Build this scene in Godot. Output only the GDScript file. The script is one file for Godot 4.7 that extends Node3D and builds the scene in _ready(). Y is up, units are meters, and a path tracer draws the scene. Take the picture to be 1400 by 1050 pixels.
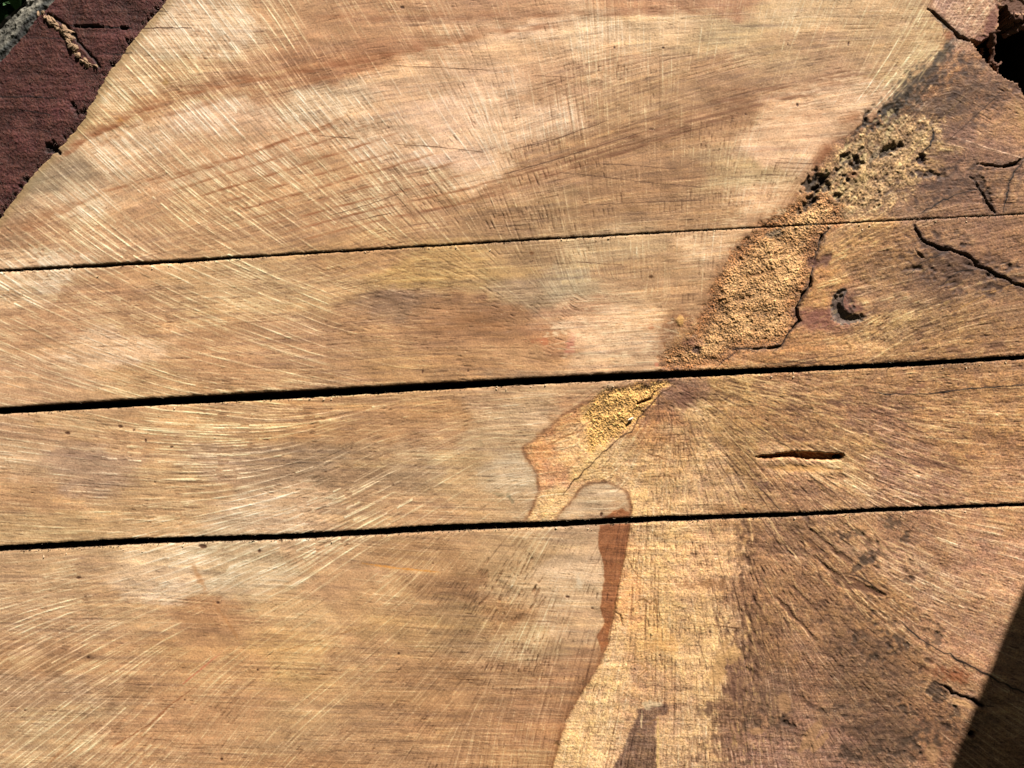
extends Node3D
# End faces of four sawn slabs of one log, seen close up in hard sunlight.
# All positions on the end face are given in face units: 1 unit = 0.25 mm, x right, y down, (700, 525) in the middle.

const Q := 0.00025
const FACE_MID := 0.232          # metres above the ground of face unit y = 525
const XL := -440.0
const XR := 2050.0
const YT := -200.0
const YB := 1452.0
const TW := 2036
const TH := 1476
const DEEP := 0.46               # how far the slabs run back, metres
const SUN := Vector3(0.344, 0.840, 0.420)

var xs := PackedFloat32Array()   # face x of each texel column
var ys := PackedFloat32Array()   # face y of each texel row
var rgb := PackedByteArray()     # face colour
var hgt := PackedFloat32Array()  # coarse relief, face units
var bump_map := PackedFloat32Array()
var warp := FastNoiseLite.new()
var grit := FastNoiseLite.new()
var crumb := FastNoiseLite.new()
var swell := FastNoiseLite.new()
var rng := RandomNumberGenerator.new()
var GW := 126
var GH := 84
var fields := [[], []]           # per field: cos, sin, light, dark
var results := []
var zones := {}                  # name -> signed distance per half texel (positive inside)
var ZW := TW / 2
var ZH := TH / 2
var sap := PackedFloat32Array()
var heart := PackedFloat32Array()
var face_mat: StandardMaterial3D
var side_mat: StandardMaterial3D
var fibre_mat: StandardMaterial3D
var bark_mat: StandardMaterial3D

const ALBEDO := 0.62
const SUN_ENERGY := 1.5
const EXPOSURE := 2.82

func _ready() -> void:
	var cam := Camera3D.new()
	cam.name = "camera"
	cam.fov = 50.0
	cam.near = 0.01
	cam.far = 200.0
	cam.position = Vector3(0, FACE_MID, 1050.0 * Q * 0.5 / tan(deg_to_rad(25.0)))
	add_child(cam)
	cam.current = true
	var env := Environment.new()
	env.background_mode = Environment.BG_SKY
	var sky_mat := ProceduralSkyMaterial.new()
	sky_mat.sky_top_color = Color(0.24, 0.42, 0.72)
	sky_mat.sky_horizon_color = Color(0.62, 0.70, 0.78)
	sky_mat.ground_bottom_color = Color(0.12, 0.11, 0.09)
	sky_mat.ground_horizon_color = Color(0.3, 0.3, 0.27)
	sky_mat.sky_energy_multiplier = 0.17
	sky_mat.ground_energy_multiplier = 0.2
	var sky := Sky.new()
	sky.sky_material = sky_mat
	env.sky = sky
	env.tonemap_mode = Environment.TONE_MAPPER_LINEAR
	env.tonemap_exposure = EXPOSURE
	env.sdfgi_enabled = true
	env.ssao_enabled = true
	env.ssil_enabled = true
	var we := WorldEnvironment.new()
	we.name = "environment"
	we.environment = env
	add_child(we)
	var sun := DirectionalLight3D.new()
	sun.name = "sun"
	sun.light_energy = SUN_ENERGY
	sun.light_color = Color(1.0, 0.982, 0.955)
	sun.light_angular_distance = 0.5
	sun.shadow_enabled = true
	add_child(sun)
	sun.look_at_from_position(SUN.normalized() * 3.0, Vector3.ZERO, Vector3.BACK)

	var t0 := Time.get_ticks_msec()
	paint_face()
	print("painted ", Time.get_ticks_msec() - t0)
	mark_face()
	print("marked ", Time.get_ticks_msec() - t0)
	face_textures()
	hook_poly = packed(HOOK)
	slot_poly = packed(SLOT)
	side_mat = plain_mat(Color(0.30, 0.19, 0.11), 0.85, 0.02, 30.0, 0.5)
	bark_mat = plain_mat(Color(0.17, 0.15, 0.125), 0.95, 0.03, 22.0, 0.35)
	fibre_mat = plain_mat(Color(0.52, 0.40, 0.27), 0.8)
	var hair_mat := plain_mat(Color(0.48, 0.32, 0.26), 0.8)
	var dust_mat := plain_mat(Color(0.5, 0.36, 0.22), 0.85)
	var bast_mat := plain_mat(Color(0.46, 0.29, 0.17), 0.85, 0.05, 160.0, 0.45)
	var strand_mat := plain_mat(Color(0.19, 0.085, 0.05), 0.85, 0.05, 160.0, 0.4)

	# ground
	var ground := MeshInstance3D.new()
	ground.name = "ground"
	var plane := PlaneMesh.new()
	plane.size = Vector2(300, 300)
	ground.mesh = plane
	ground.material_override = plain_mat(Color(0.055, 0.06, 0.04), 0.95, 0.02, 1.3, 0.5)
	ground.set_meta("kind", "structure")
	ground.set_meta("label", "rough grassy ground under and behind the log")
	ground.set_meta("category", "ground")
	add_child(ground)

	var labels := [
		"thick top slab with red bark corner, crossed saw marks and a black bark hollow",
		"second slab down, with a crumbly orange decay pocket and dark hooked knot",
		"third slab down, with a golden decay wedge and a narrow horizontal slot",
		"bottom slab, with a reddish resin streak, pale vertical grooves and a shaded corner"]
	for s in 4:
		var root := thing("timber_slab", labels[s], "timber slab", Vector3.ZERO, "sawn slabs of one log stacked with thin gaps")
		slab(s, root)
		fuzz(s, root)
		if s > 0:
			var dust := SurfaceTool.new()
			for k in 26:
				var dx := rng.randf_range(-30.0, 1430.0)
				var size := rng.randf_range(0.4, 1.2)
				dust.append_from(lump(Vector3(size * 1.4, size, size) * Q, Basis(Vector3.BACK, rng.randf() * TAU), k * 2.1), 0, Transform3D(Basis(), at(dx, slab_top(s, dx) + absf(rng.randfn(0.0, 5.0)), sampled(hgt, dx, slab_top(s, dx) + 2.0) + 0.3)))
			piece("sawdust", dust.commit(), dust_mat, root).set_meta("kind", "stuff")
		if s == 0:
			# pale bast in the torn gap of the bark
			var spots := [[57, 16, 4, 2.4], [64, 22, 6, 3.2], [71, 28, 6, 4.4], [78, 33, 5, 3.4], [84, 38, 5, 3], [91, 42, 8, 6], [97, 47, 6, 6], [95, 53, 4, 4], [98, 61, 6, 4], [103, 66, 6, 5], [107, 73, 5, 4], [112, 79, 5, 3], [120, 83, 6, 3], [127, 87, 5, 2]]
			for k in 44:
				var p: Array = spots[k % spots.size()]
				var px: float = p[0] + rng.randfn(0.0, 2.2)
				var py: float = p[1] + rng.randfn(0.0, 2.2)
				var m := lump(Vector3(p[2] * rng.randf_range(0.5, 1.3), p[3] * rng.randf_range(0.25, 0.95), p[3] * rng.randf_range(0.4, 0.7)) * Q, Basis(Vector3.BACK, deg_to_rad(-48.0 + rng.randf_range(-40, 40))) * Basis(Vector3.UP, rng.randf_range(-0.6, 0.6)), k * 3.7)
				var o := piece("bast_flake", m, bast_mat, root)
				o.position = at(px - 2.0, py + 1.5, -2.0 - rng.randf() * 3.0)
			# hairs of the red bark
			var hairs := []
			for k in 2600:
				var y := rng.randf_range(-120.0, 420.0)
				var be := bark_edge(y)
				var x := rng.randf_range(maxf(be - 158.0, -60.0), be + 2.0) if k % 3 else be - absf(rng.randfn(0.0, 9.0))
				var a := rng.randf_range(0.5, 1.5)
				var len := rng.randf_range(2.0, 6.5)
				hairs.append([at(x, y, sampled(hgt, x, y) - 0.3), at(x + cos(a) * len, y + sin(a) * len, sampled(hgt, x, y) + rng.randf_range(0.4, 2.2)), rng.randf_range(0.15, 0.27) * Q])
			var h := piece("bark_hairs", fibres(hairs), hair_mat, root)
			h.set_meta("kind", "stuff")
			# strands of included bark that hang in the hollow
			piece("bark_strand", strand([[1361, 40, -4, 7.0], [1359, 56, -6, 5.0], [1361, 70, -8, 4.0], [1358, 84, -10, 3.0]], 1.0), strand_mat, root)
			piece("bark_strand", strand([[1359, 74, -12, 2.0], [1366, 84, -11, 2.6], [1373, 84, -12, 2.0], [1378, 78, -16, 1.0]], 2.0), strand_mat, root)
			piece("bark_strand", strand([[1366, 84, -12, 3.0], [1371, 93, -14, 2.4], [1374, 100, -20, 1.4]], 3.0), strand_mat, root)
			piece("bark_strand", strand([[1378, 44, -14, 2.0], [1388, 40, -10, 4.6], [1400, 34, -8, 6.0], [1420, 28, -6, 8.0]], 4.0), strand_mat, root)
			piece("bark_strand", strand([[1384, 20, -6, 7.0], [1396, 22, -5, 8.0], [1412, 14, -5, 9.0]], 5.0), strand_mat, root)
			piece("bark_strand", strand([[1352, 82, -18, 2.0], [1353, 70, -20, 2.2], [1354, 58, -20, 2.6]], 6.0), strand_mat, root)
		if s == 2:
			var chip := piece("pale_splinter", lump(Vector3(5.0, 1.6, 2.0) * Q, Basis(Vector3.BACK, 0.5), 9.0), plain_mat(Color(0.66, 0.56, 0.44), 0.7), root)
			chip.position = at(862, 573, 0.5)
	print("slabs ", Time.get_ticks_msec() - t0)

	# unseen board added to cast the shadow over the lower right corner
	var board := thing("shadow_board", "added board out of view on the top slab, shading the lower right corner", "board", at(1961, -241, 0))
	piece("plank", bar(Vector3(240.0 * Q, 80.0 * Q, 0.60), 0.0015), plain_mat(Color(0.26, 0.23, 0.19), 0.9, 0.03, 24.0, 0.5, Vector3(1, 1, 0.12)), board).position = Vector3(0, 0.0, -0.09)

	# shrub behind the log
	var shrub := thing("leafy_shrub", "green leafy shrub growing behind the bark side of the log", "shrub", Vector3(-0.75, 0, -1.0))
	var stem_mat := plain_mat(Color(0.12, 0.09, 0.06), 0.9)
	var leaf_mat := plain_mat(Color(0.028, 0.06, 0.018), 0.8)
	var stems := []
	var leaves := SurfaceTool.new()
	leaves.begin(Mesh.PRIMITIVE_TRIANGLES)
	for k in 60:
		var tip := Vector3(rng.randfn(0.0, 0.34), rng.randf_range(0.4, 1.2), rng.randfn(0.0, 0.22))
		stems.append([Vector3(tip.x * 0.15, 0, tip.z * 0.15), tip, 0.007])
		for m in 210:
			var c := tip * rng.randf_range(0.35, 1.05) + Vector3(rng.randfn(), rng.randfn(), rng.randfn()) * 0.06
			var d := Vector3(rng.randfn(), rng.randfn() + 0.4, rng.randfn()).normalized()
			var side := d.cross(Vector3(rng.randfn(), rng.randfn(), rng.randfn())).normalized()
			var len := rng.randf_range(0.04, 0.075)
			var fold := d.cross(side) * len * 0.12
			quad(leaves, c, c + d * len * 0.5 + side * len * 0.24 + fold, c + d * len, c + d * len * 0.5)
			quad(leaves, c, c + d * len * 0.5, c + d * len, c + d * len * 0.5 - side * len * 0.24 + fold)
	leaves.generate_normals()
	piece("stems", fibres(stems), stem_mat, shrub)
	piece("foliage", leaves.commit(), leaf_mat, shrub).set_meta("kind", "stuff")
	print("done ", Time.get_ticks_msec() - t0)

# ---------------------------------------------------------------- mapping
func tx(x: float) -> float:
	if x < -40.0:
		return (x - XL) / 3.0
	if x < 1440.0:
		return 133.333 + (x + 40.0) * 1.15
	return 1835.333 + (x - 1440.0) / 3.05

func ty(y: float) -> float:
	if y < -40.0:
		return (y - YT) / 3.0
	if y < 1090.0:
		return 53.333 + (y + 40.0) * 1.15
	return 1352.833 + (y - 1090.0) / 3.0

func inv_x(t: float) -> float:
	if t < 133.333:
		return XL + t * 3.0
	if t < 1835.333:
		return (t - 133.333) / 1.15 - 40.0
	return 1440.0 + (t - 1835.333) * 3.05

func inv_y(t: float) -> float:
	if t < 53.333:
		return YT + t * 3.0
	if t < 1352.833:
		return (t - 53.333) / 1.15 - 40.0
	return 1090.0 + (t - 1352.833) * 3.0

func at(x: float, y: float, h := 0.0) -> Vector3:
	return Vector3((x - 700.0) * Q, (525.0 - y) * Q + FACE_MID, h * Q)

func along(pts: Array, x: float) -> float:      # piecewise linear y(x) through pairs
	for i in range(1, pts.size()):
		if x <= pts[i][0] or i == pts.size() - 1:
			var a = pts[i - 1]
			var b = pts[i]
			return lerpf(a[1], b[1], (x - a[0]) / (b[0] - a[0]))
	return pts[0][1]

const KERF_UP := [
	[[-440, 398], [0, 368.3], [200, 357.2], [400, 346.0], [750, 325.0], [1000, 312.0], [1050, 308.6], [1200, 301.6], [1400, 291.8], [2050, 262]],
	[[-440, 581], [0, 556.8], [200, 544.0], [400, 533.5], [700, 516.8], [900, 507.0], [1100, 500.8], [1250, 493.8], [1400, 485.2], [2050, 452]],
	[[-440, 768], [0, 746.0], [100, 740.0], [200, 735.6], [400, 729.6], [600, 717.5], [750, 712.8], [900, 705.8], [1100, 700.2], [1200, 694.2], [1400, 687.6], [2050, 660]]]
const KERF_LOW := [
	[[-440, 404], [0, 372.4], [150, 365.0], [250, 359.5], [400, 349.2], [750, 328.0], [1000, 313.8], [1050, 310.8], [1200, 303.4], [1400, 293.4], [2050, 264]],
	[[-440, 592], [0, 566.4], [200, 555.6], [400, 545.4], [700, 527.4], [900, 518.2], [1100, 508.4], [1250, 501.0], [1400, 491.6], [2050, 460]],
	[[-440, 777], [0, 754.4], [100, 749.6], [200, 744.0], [400, 738.0], [600, 727.0], [750, 721.4], [900, 713.8], [1100, 706.2], [1200, 700.4], [1400, 692.2], [2050, 666]]]

func slab_top(s: int, x: float) -> float:
	if s == 0:
		return YT + 6.0 * sin(x * 0.004)
	return along(KERF_LOW[s - 1], x) + warp.get_noise_2d(x * 3.0, 50.0 + s * 90.0) * 0.9 + grit.get_noise_2d(x * 1.4, s * 77.0) * 0.6

func slab_bottom(s: int, x: float) -> float:
	if s == 3:
		return YB - 6.0
	return along(KERF_UP[s], x) + warp.get_noise_2d(x * 3.0, 950.0 + s * 90.0) * 0.7 + grit.get_noise_2d(x * 1.4, 400.0 + s * 77.0) * 0.5

const BARK_EDGE := [[-200, 385], [0, 225], [6, 220], [100, 144], [160, 113], [197, 84], [237, 44], [283, 9], [345, -42], [440, -100], [540, -150], [680, -192], [850, -205], [1050, -190], [1250, -150], [1460, -105]]

func bark_edge(y: float) -> float:              # where the wood ends and the red inner bark begins
	return along(BARK_EDGE, y) + warp.get_noise_2d(900.0, y * 2.2) * 3.0 + grit.get_noise_2d(33.0, y * 0.9) * 1.3

func rind_edge(y: float) -> float:              # red inner bark to grey outer bark
	return along(BARK_EDGE, y) - 157.0 + warp.get_noise_2d(500.0, y * 1.6) * 8.0

func log_edge(y: float) -> float:
	return along(BARK_EDGE, y) - 222.0 + warp.get_noise_2d(1500.0, y * 1.3) * 9.0 + swell.get_noise_2d(70.0, y * 1.5) * 9.0

# ---------------------------------------------------------------- zones of the wood, as outlines on the face
const HEART := [[1272, 8], [1302, 42], [1294, 80], [1250, 118], [1225, 140], [1190, 165], [1165, 180], [1140, 195], [1125, 215], [1112, 235], [1098, 252], [1085, 272], [1068, 292], [1050, 304], [1030, 318], [1005, 345], [990, 365], [975, 395], [966, 420], [958, 440], [930, 430], [915, 440], [908, 465], [903, 500], [915, 516],
	[890, 521], [850, 530], [800, 552], [765, 572], [735, 598], [716, 612], [724, 628], [737, 650], [738, 672], [728, 695], [718, 716], [754, 716], [775, 690], [793, 668], [806, 657], [825, 656], [845, 664], [860, 672], [864, 690], [862, 712], [858, 740], [848, 790], [838, 840], [830, 880], [820, 905], [805, 935], [785, 965], [770, 1000], [758, 1040], [750, 1100], [740, 1460], [2060, 1460], [2060, -210], [1300, -210]]
const POCKET := [[1050, 304], [1075, 285], [1100, 270], [1130, 264], [1152, 280], [1157, 303], [1136, 311], [1124, 323], [1117, 346], [1111, 369], [1109, 386], [1099, 403], [1089, 423], [1093, 439], [1080, 454], [1069, 474], [1012, 478], [985, 503], [903, 506], [905, 480], [925, 470], [950, 455], [962, 430], [972, 400], [985, 370], [1005, 342], [1030, 318]]
const CRUST := [[1112, 240], [1150, 198], [1190, 168], [1240, 150], [1292, 158], [1290, 190], [1255, 222], [1275, 242], [1240, 270], [1200, 300], [1150, 305], [1135, 270], [1105, 270]]
const LENS := [[826, 534], [900, 522], [917, 524], [897, 546], [873, 574], [842, 603], [806, 617], [800, 608], [806, 588], [800, 571], [812, 548]]
const TONGUE := [[838, 700], [850, 694], [860, 700], [862, 712], [858, 740], [848, 790], [838, 840], [830, 880], [821, 892], [817, 872], [826, 850], [819, 832], [825, 800], [824, 770], [818, 745], [819, 713]]
const BLOCK := [[869, 970], [911, 961], [914, 976], [897, 980], [898, 1070], [832, 1070], [840, 1045], [871, 979]]
const VOID := [[1327, 54], [1341, 58], [1356, 49], [1365, 38], [1367, 10], [1376, 7], [1382, 20], [1396, 24], [1440, 10], [1440, 150], [1404, 136], [1392, 112], [1378, 108], [1366, 100], [1352, 86], [1340, 72]]
const SLOT := [[1030, 624.5], [1055, 621.5], [1080, 618], [1100, 618], [1130, 619.5], [1154, 620.5], [1151, 626], [1143, 629], [1130, 629.5], [1105, 629], [1090, 626], [1075, 625], [1050, 627.5]]
const HOOK := [[1146, 396], [1153, 392], [1161, 394], [1156, 402], [1151, 415], [1156, 424], [1168, 430], [1180, 430], [1185, 434], [1175, 441], [1160, 444.5], [1145, 443], [1137, 435], [1134, 420], [1138, 405]]

func outline_distance(px: float, py: float, poly: PackedVector2Array) -> float:
	var best := 1e9
	var inside := false
	var a := poly[poly.size() - 1]
	for b in poly:
		var ex := b.x - a.x
		var ey := b.y - a.y
		var wx := px - a.x
		var wy := py - a.y
		var t := clampf((wx * ex + wy * ey) / (ex * ex + ey * ey + 1e-6), 0.0, 1.0)
		var dx := wx - ex * t
		var dy := wy - ey * t
		best = minf(best, dx * dx + dy * dy)
		if (a.y > py) != (b.y > py) and px < ex * (py - a.y) / ey + a.x:
			inside = not inside
		a = b
	return sqrt(best) if inside else -sqrt(best)

func packed(pts: Array) -> PackedVector2Array:
	var p := PackedVector2Array()
	for q in pts:
		p.append(Vector2(q[0], q[1]))
	return p

func zone_map(pts: Array, rough: float) -> PackedFloat32Array:
	var poly := packed(pts)
	var lo := poly[0]
	var hi := poly[0]
	for p in poly:
		lo = lo.min(p)
		hi = hi.max(p)
	var i0 := clampi(int(tx(lo.x - 45.0) / 2.0), 0, ZW)
	var i1 := clampi(int(tx(hi.x + 45.0) / 2.0), 0, ZW)
	var j0 := clampi(int(ty(lo.y - 45.0) / 2.0), 0, ZH)
	var j1 := clampi(int(ty(hi.y + 45.0) / 2.0), 0, ZH)
	var rows := []
	rows.resize(ZH)
	var work := func(j: int):
		var row := PackedFloat32Array()
		row.resize(ZW)
		row.fill(-60.0)
		if j >= j0 and j < j1:
			var y := inv_y(j * 2.0 + 1.0)
			for i in range(i0, i1):
				var x := inv_x(i * 2.0 + 1.0)
				row[i] = outline_distance(x + rough * (warp.get_noise_2d(x * 1.5, y * 1.5) * 4.0 + grit.get_noise_2d(x, y) * 2.0), y + rough * (warp.get_noise_2d(x * 1.5 + 700.0, y * 1.5) * 4.0 + grit.get_noise_2d(x + 300.0, y) * 2.0), poly)
		rows[j] = row
	var id := WorkerThreadPool.add_group_task(work, ZH, 4, true)
	WorkerThreadPool.wait_for_group_task_completion(id)
	var all := PackedFloat32Array()
	for r in rows:
		all.append_array(r)
	var im := Image.create_from_data(ZW, ZH, false, Image.FORMAT_RF, all.to_byte_array())
	im.resize(TW, TH, Image.INTERPOLATE_BILINEAR)
	return im.get_data().to_float32_array()

# ---------------------------------------------------------------- tone of the wood: colour samples spread over the face, x y r g b
const SAP_TONES := [
	[170, 130, 198, 160, 115], [250, 60, 205, 170, 130], [290, 40, 215, 185, 150], [400, 30, 188, 142, 102], [500, 30, 185, 135, 95], [420, 95, 166, 112, 74], [480, 80, 180, 120, 80], [340, 112, 170, 120, 82], [230, 100, 190, 145, 100], [200, 140, 182, 132, 88], [300, 150, 205, 170, 140], [450, 130, 205, 180, 145], [130, 165, 188, 142, 95], [170, 190, 212, 178, 138], [60, 245, 142, 124, 98], [50, 310, 176, 130, 92], [95, 280, 208, 174, 134], [250, 230, 195, 150, 110], [300, 270, 188, 142, 98], [150, 320, 190, 145, 105], [400, 200, 200, 155, 115], [450, 240, 195, 150, 105], [400, 290, 186, 140, 96], [550, 120, 215, 175, 135], [600, 160, 225, 190, 160], [620, 205, 222, 188, 160], [540, 190, 205, 170, 135], [680, 130, 222, 185, 150], [700, 170, 215, 180, 145], [560, 250, 188, 148, 108], [650, 245, 226, 190, 150], [720, 240, 178, 132, 92], [600, 285, 186, 140, 96], [750, 120, 198, 152, 112], [740, 60, 205, 165, 125], [700, 20, 192, 142, 102], [800, 45, 226, 196, 156], [720, 42, 226, 192, 156], [900, 32, 215, 185, 140], [1000, 35, 200, 175, 125], [1080, 22, 208, 178, 130], [900, 8, 186, 130, 92], [1000, 8, 182, 128, 92], [850, 90, 204, 160, 116], [900, 130, 180, 138, 94], [1000, 100, 172, 128, 88], [1060, 70, 185, 150, 105], [900, 190, 166, 122, 82], [1000, 160, 168, 122, 82], [800, 200, 178, 132, 88], [850, 250, 166, 122, 82], [920, 240, 162, 118, 78], [750, 290, 158, 122, 82], [700, 292, 162, 122, 82], [820, 292, 162, 122, 82], [1000, 232, 184, 154, 106], [1015, 242, 192, 166, 116], [1060, 210, 222, 182, 146], [1085, 180, 222, 182, 145], [1100, 140, 214, 170, 130], [1150, 100, 198, 152, 112], [1150, 140, 216, 175, 135], [1120, 60, 184, 144, 104], [1200, 40, 190, 155, 110], [1250, 40, 190, 155, 105], [1230, 90, 198, 162, 112], [1180, 80, 178, 138, 94], [1040, 280, 216, 170, 125], [950, 290, 182, 138, 92],
	[30, 390, 200, 165, 125], [65, 380, 206, 176, 142], [120, 400, 184, 138, 98], [60, 450, 188, 142, 102], [150, 470, 216, 180, 142], [40, 520, 198, 154, 114], [200, 430, 188, 142, 98], [300, 400, 200, 160, 110], [300, 480, 188, 138, 94], [400, 400, 195, 155, 105], [400, 470, 184, 138, 98], [200, 520, 198, 154, 104], [400, 520, 188, 142, 98], [500, 360, 184, 138, 88], [560, 382, 186, 146, 80], [540, 412, 150, 115, 86], [600, 370, 190, 150, 85], [500, 440, 178, 132, 88], [600, 440, 166, 118, 78], [650, 430, 160, 112, 72], [700, 440, 172, 122, 78], [680, 380, 184, 148, 92], [740, 350, 168, 132, 88], [800, 352, 186, 158, 112], [845, 345, 192, 162, 118], [720, 392, 164, 138, 104], [780, 382, 160, 145, 115], [850, 370, 178, 140, 100], [900, 360, 184, 144, 100], [960, 340, 216, 176, 130], [920, 400, 188, 144, 100], [800, 450, 222, 182, 142], [850, 470, 222, 186, 146], [770, 430, 200, 150, 110], [740, 460, 190, 130, 85], [700, 490, 200, 150, 100], [550, 500, 184, 138, 88], [880, 440, 216, 172, 126], [650, 500, 188, 138, 88], [880, 490, 205, 165, 125]]
const SAP_TONES_LOW := [
	[30, 590, 180, 140, 105], [30, 620, 202, 167, 127], [120, 640, 164, 134, 110], [200, 600, 190, 145, 100], [100, 570, 190, 150, 105], [300, 570, 195, 150, 100], [400, 560, 184, 134, 84], [250, 660, 188, 148, 102], [230, 690, 200, 160, 110], [60, 680, 190, 145, 100], [60, 720, 190, 155, 105], [300, 640, 164, 130, 100], [350, 640, 158, 128, 98], [330, 690, 196, 166, 130], [380, 690, 212, 182, 146], [440, 640, 148, 122, 94], [480, 640, 158, 124, 88], [420, 690, 200, 165, 125], [520, 580, 174, 128, 84], [560, 630, 162, 132, 98], [600, 560, 184, 134, 84], [600, 600, 172, 128, 88], [630, 640, 184, 150, 104], [680, 600, 180, 150, 110], [700, 650, 186, 166, 132], [650, 690, 200, 160, 110], [720, 560, 216, 186, 142], [680, 540, 182, 144, 104], [730, 545, 200, 165, 120], [770, 555, 190, 140, 95], [500, 700, 188, 148, 104], [580, 700, 195, 150, 105], [800, 682, 184, 158, 124], [830, 672, 194, 172, 138], [842, 692, 180, 142, 106],
	[60, 780, 186, 150, 110], [100, 850, 190, 150, 110], [50, 900, 166, 122, 82], [230, 790, 216, 190, 150], [242, 800, 226, 202, 166], [330, 770, 184, 160, 122], [320, 800, 202, 178, 138], [280, 835, 178, 128, 84], [150, 830, 190, 150, 105], [400, 830, 206, 166, 112], [450, 800, 195, 150, 105], [520, 830, 195, 150, 100], [300, 900, 190, 140, 90], [60, 950, 164, 128, 94], [90, 980, 186, 152, 108], [150, 920, 184, 138, 94], [200, 1000, 188, 138, 94], [300, 980, 184, 134, 90], [400, 900, 200, 155, 95], [400, 1000, 178, 138, 94], [500, 900, 188, 142, 94], [500, 1020, 178, 132, 88], [600, 770, 172, 128, 84], [640, 800, 148, 106, 68], [680, 790, 180, 145, 100], [620, 850, 152, 118, 78], [680, 850, 160, 116, 74], [560, 860, 178, 138, 88], [720, 800, 190, 160, 116], [780, 800, 202, 172, 132], [790, 785, 212, 186, 152], [700, 770, 184, 150, 105], [780, 850, 196, 160, 120], [720, 870, 184, 150, 105], [700, 930, 162, 118, 78], [600, 930, 168, 122, 78], [650, 1000, 178, 128, 84], [740, 1000, 184, 128, 84], [780, 920, 178, 128, 88], [760, 960, 172, 122, 82], [720, 1040, 190, 138, 88], [440, 1040, 172, 122, 78]]
const HEART_TONES := [
	[1290, 110, 156, 106, 68], [1330, 110, 136, 96, 68], [1300, 30, 172, 128, 104], [1330, 40, 180, 134, 104], [1290, 140, 122, 88, 62], [1330, 190, 138, 98, 78], [1350, 230, 148, 108, 84], [1380, 180, 174, 128, 90], [1270, 210, 150, 115, 75], [1300, 260, 138, 98, 74], [1380, 260, 160, 115, 80], [1250, 285, 150, 110, 80], [1270, -100, 185, 135, 100],
	[1180, 330, 176, 130, 80], [1230, 330, 158, 114, 74], [1330, 320, 148, 108, 80], [1380, 330, 160, 115, 80], [1220, 370, 148, 108, 68], [1290, 380, 126, 90, 64], [1350, 410, 148, 108, 74], [1100, 400, 182, 128, 74], [1120, 430, 160, 105, 80], [1180, 455, 198, 152, 96], [1200, 420, 168, 124, 84], [1250, 440, 158, 118, 74], [1310, 460, 165, 120, 75], [1150, 480, 190, 140, 90], [1080, 480, 185, 130, 80], [1380, 470, 165, 120, 80],
	[780, 600, 222, 176, 116], [790, 640, 226, 186, 120], [750, 650, 204, 144, 100], [740, 595, 190, 130, 80], [760, 680, 216, 176, 116], [830, 560, 206, 162, 92], [850, 620, 210, 171, 116], [900, 580, 184, 128, 78], [925, 540, 138, 98, 74], [900, 560, 162, 112, 74], [950, 560, 206, 166, 111], [900, 640, 195, 151, 101], [880, 650, 216, 176, 121], [940, 620, 200, 161, 111], [980, 660, 198, 158, 114], [900, 690, 210, 171, 116], [1000, 540, 182, 138, 84], [1000, 600, 160, 120, 74], [1060, 580, 164, 118, 74], [1000, 690, 175, 130, 85], [1150, 550, 164, 118, 78], [1150, 600, 168, 124, 80], [1100, 660, 162, 118, 84], [1250, 620, 158, 112, 80], [1200, 580, 152, 108, 78], [1300, 560, 184, 134, 85], [1380, 560, 184, 134, 85], [1250, 650, 170, 125, 95], [1350, 650, 184, 134, 95], [1330, 610, 175, 125, 80], [1095, 642, 200, 152, 104],
	[880, 760, 216, 176, 121], [950, 760, 214, 170, 120], [860, 815, 218, 160, 104], [930, 840, 205, 166, 111], [890, 870, 210, 166, 106], [960, 900, 216, 176, 121], [840, 900, 215, 176, 121], [830, 960, 220, 181, 126], [780, 1030, 215, 176, 121], [880, 940, 198, 154, 110], [960, 960, 210, 171, 121], [930, 1030, 200, 161, 116], [990, 740, 205, 161, 114], [1035, 760, 160, 115, 80], [1090, 760, 148, 106, 74], [1080, 820, 152, 110, 74], [1050, 870, 142, 102, 70], [1100, 900, 142, 102, 74], [1050, 950, 138, 102, 76], [1012, 965, 140, 102, 76], [1050, 1030, 150, 110, 90], [1120, 1030, 145, 105, 85], [1150, 760, 164, 118, 79], [1200, 830, 160, 115, 75], [1180, 900, 132, 96, 68], [1200, 960, 126, 92, 66], [1250, 720, 164, 118, 84], [1250, 800, 170, 128, 95], [1350, 760, 190, 140, 105], [1330, 850, 175, 130, 95], [1300, 880, 180, 130, 95], [1250, 900, 152, 110, 74], [1200, 1020, 120, 88, 66], [1280, 1000, 148, 104, 72], [1300, 1040, 150, 105, 75], [1380, 700, 190, 140, 95], [1380, 900, 170, 125, 95]]

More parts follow.
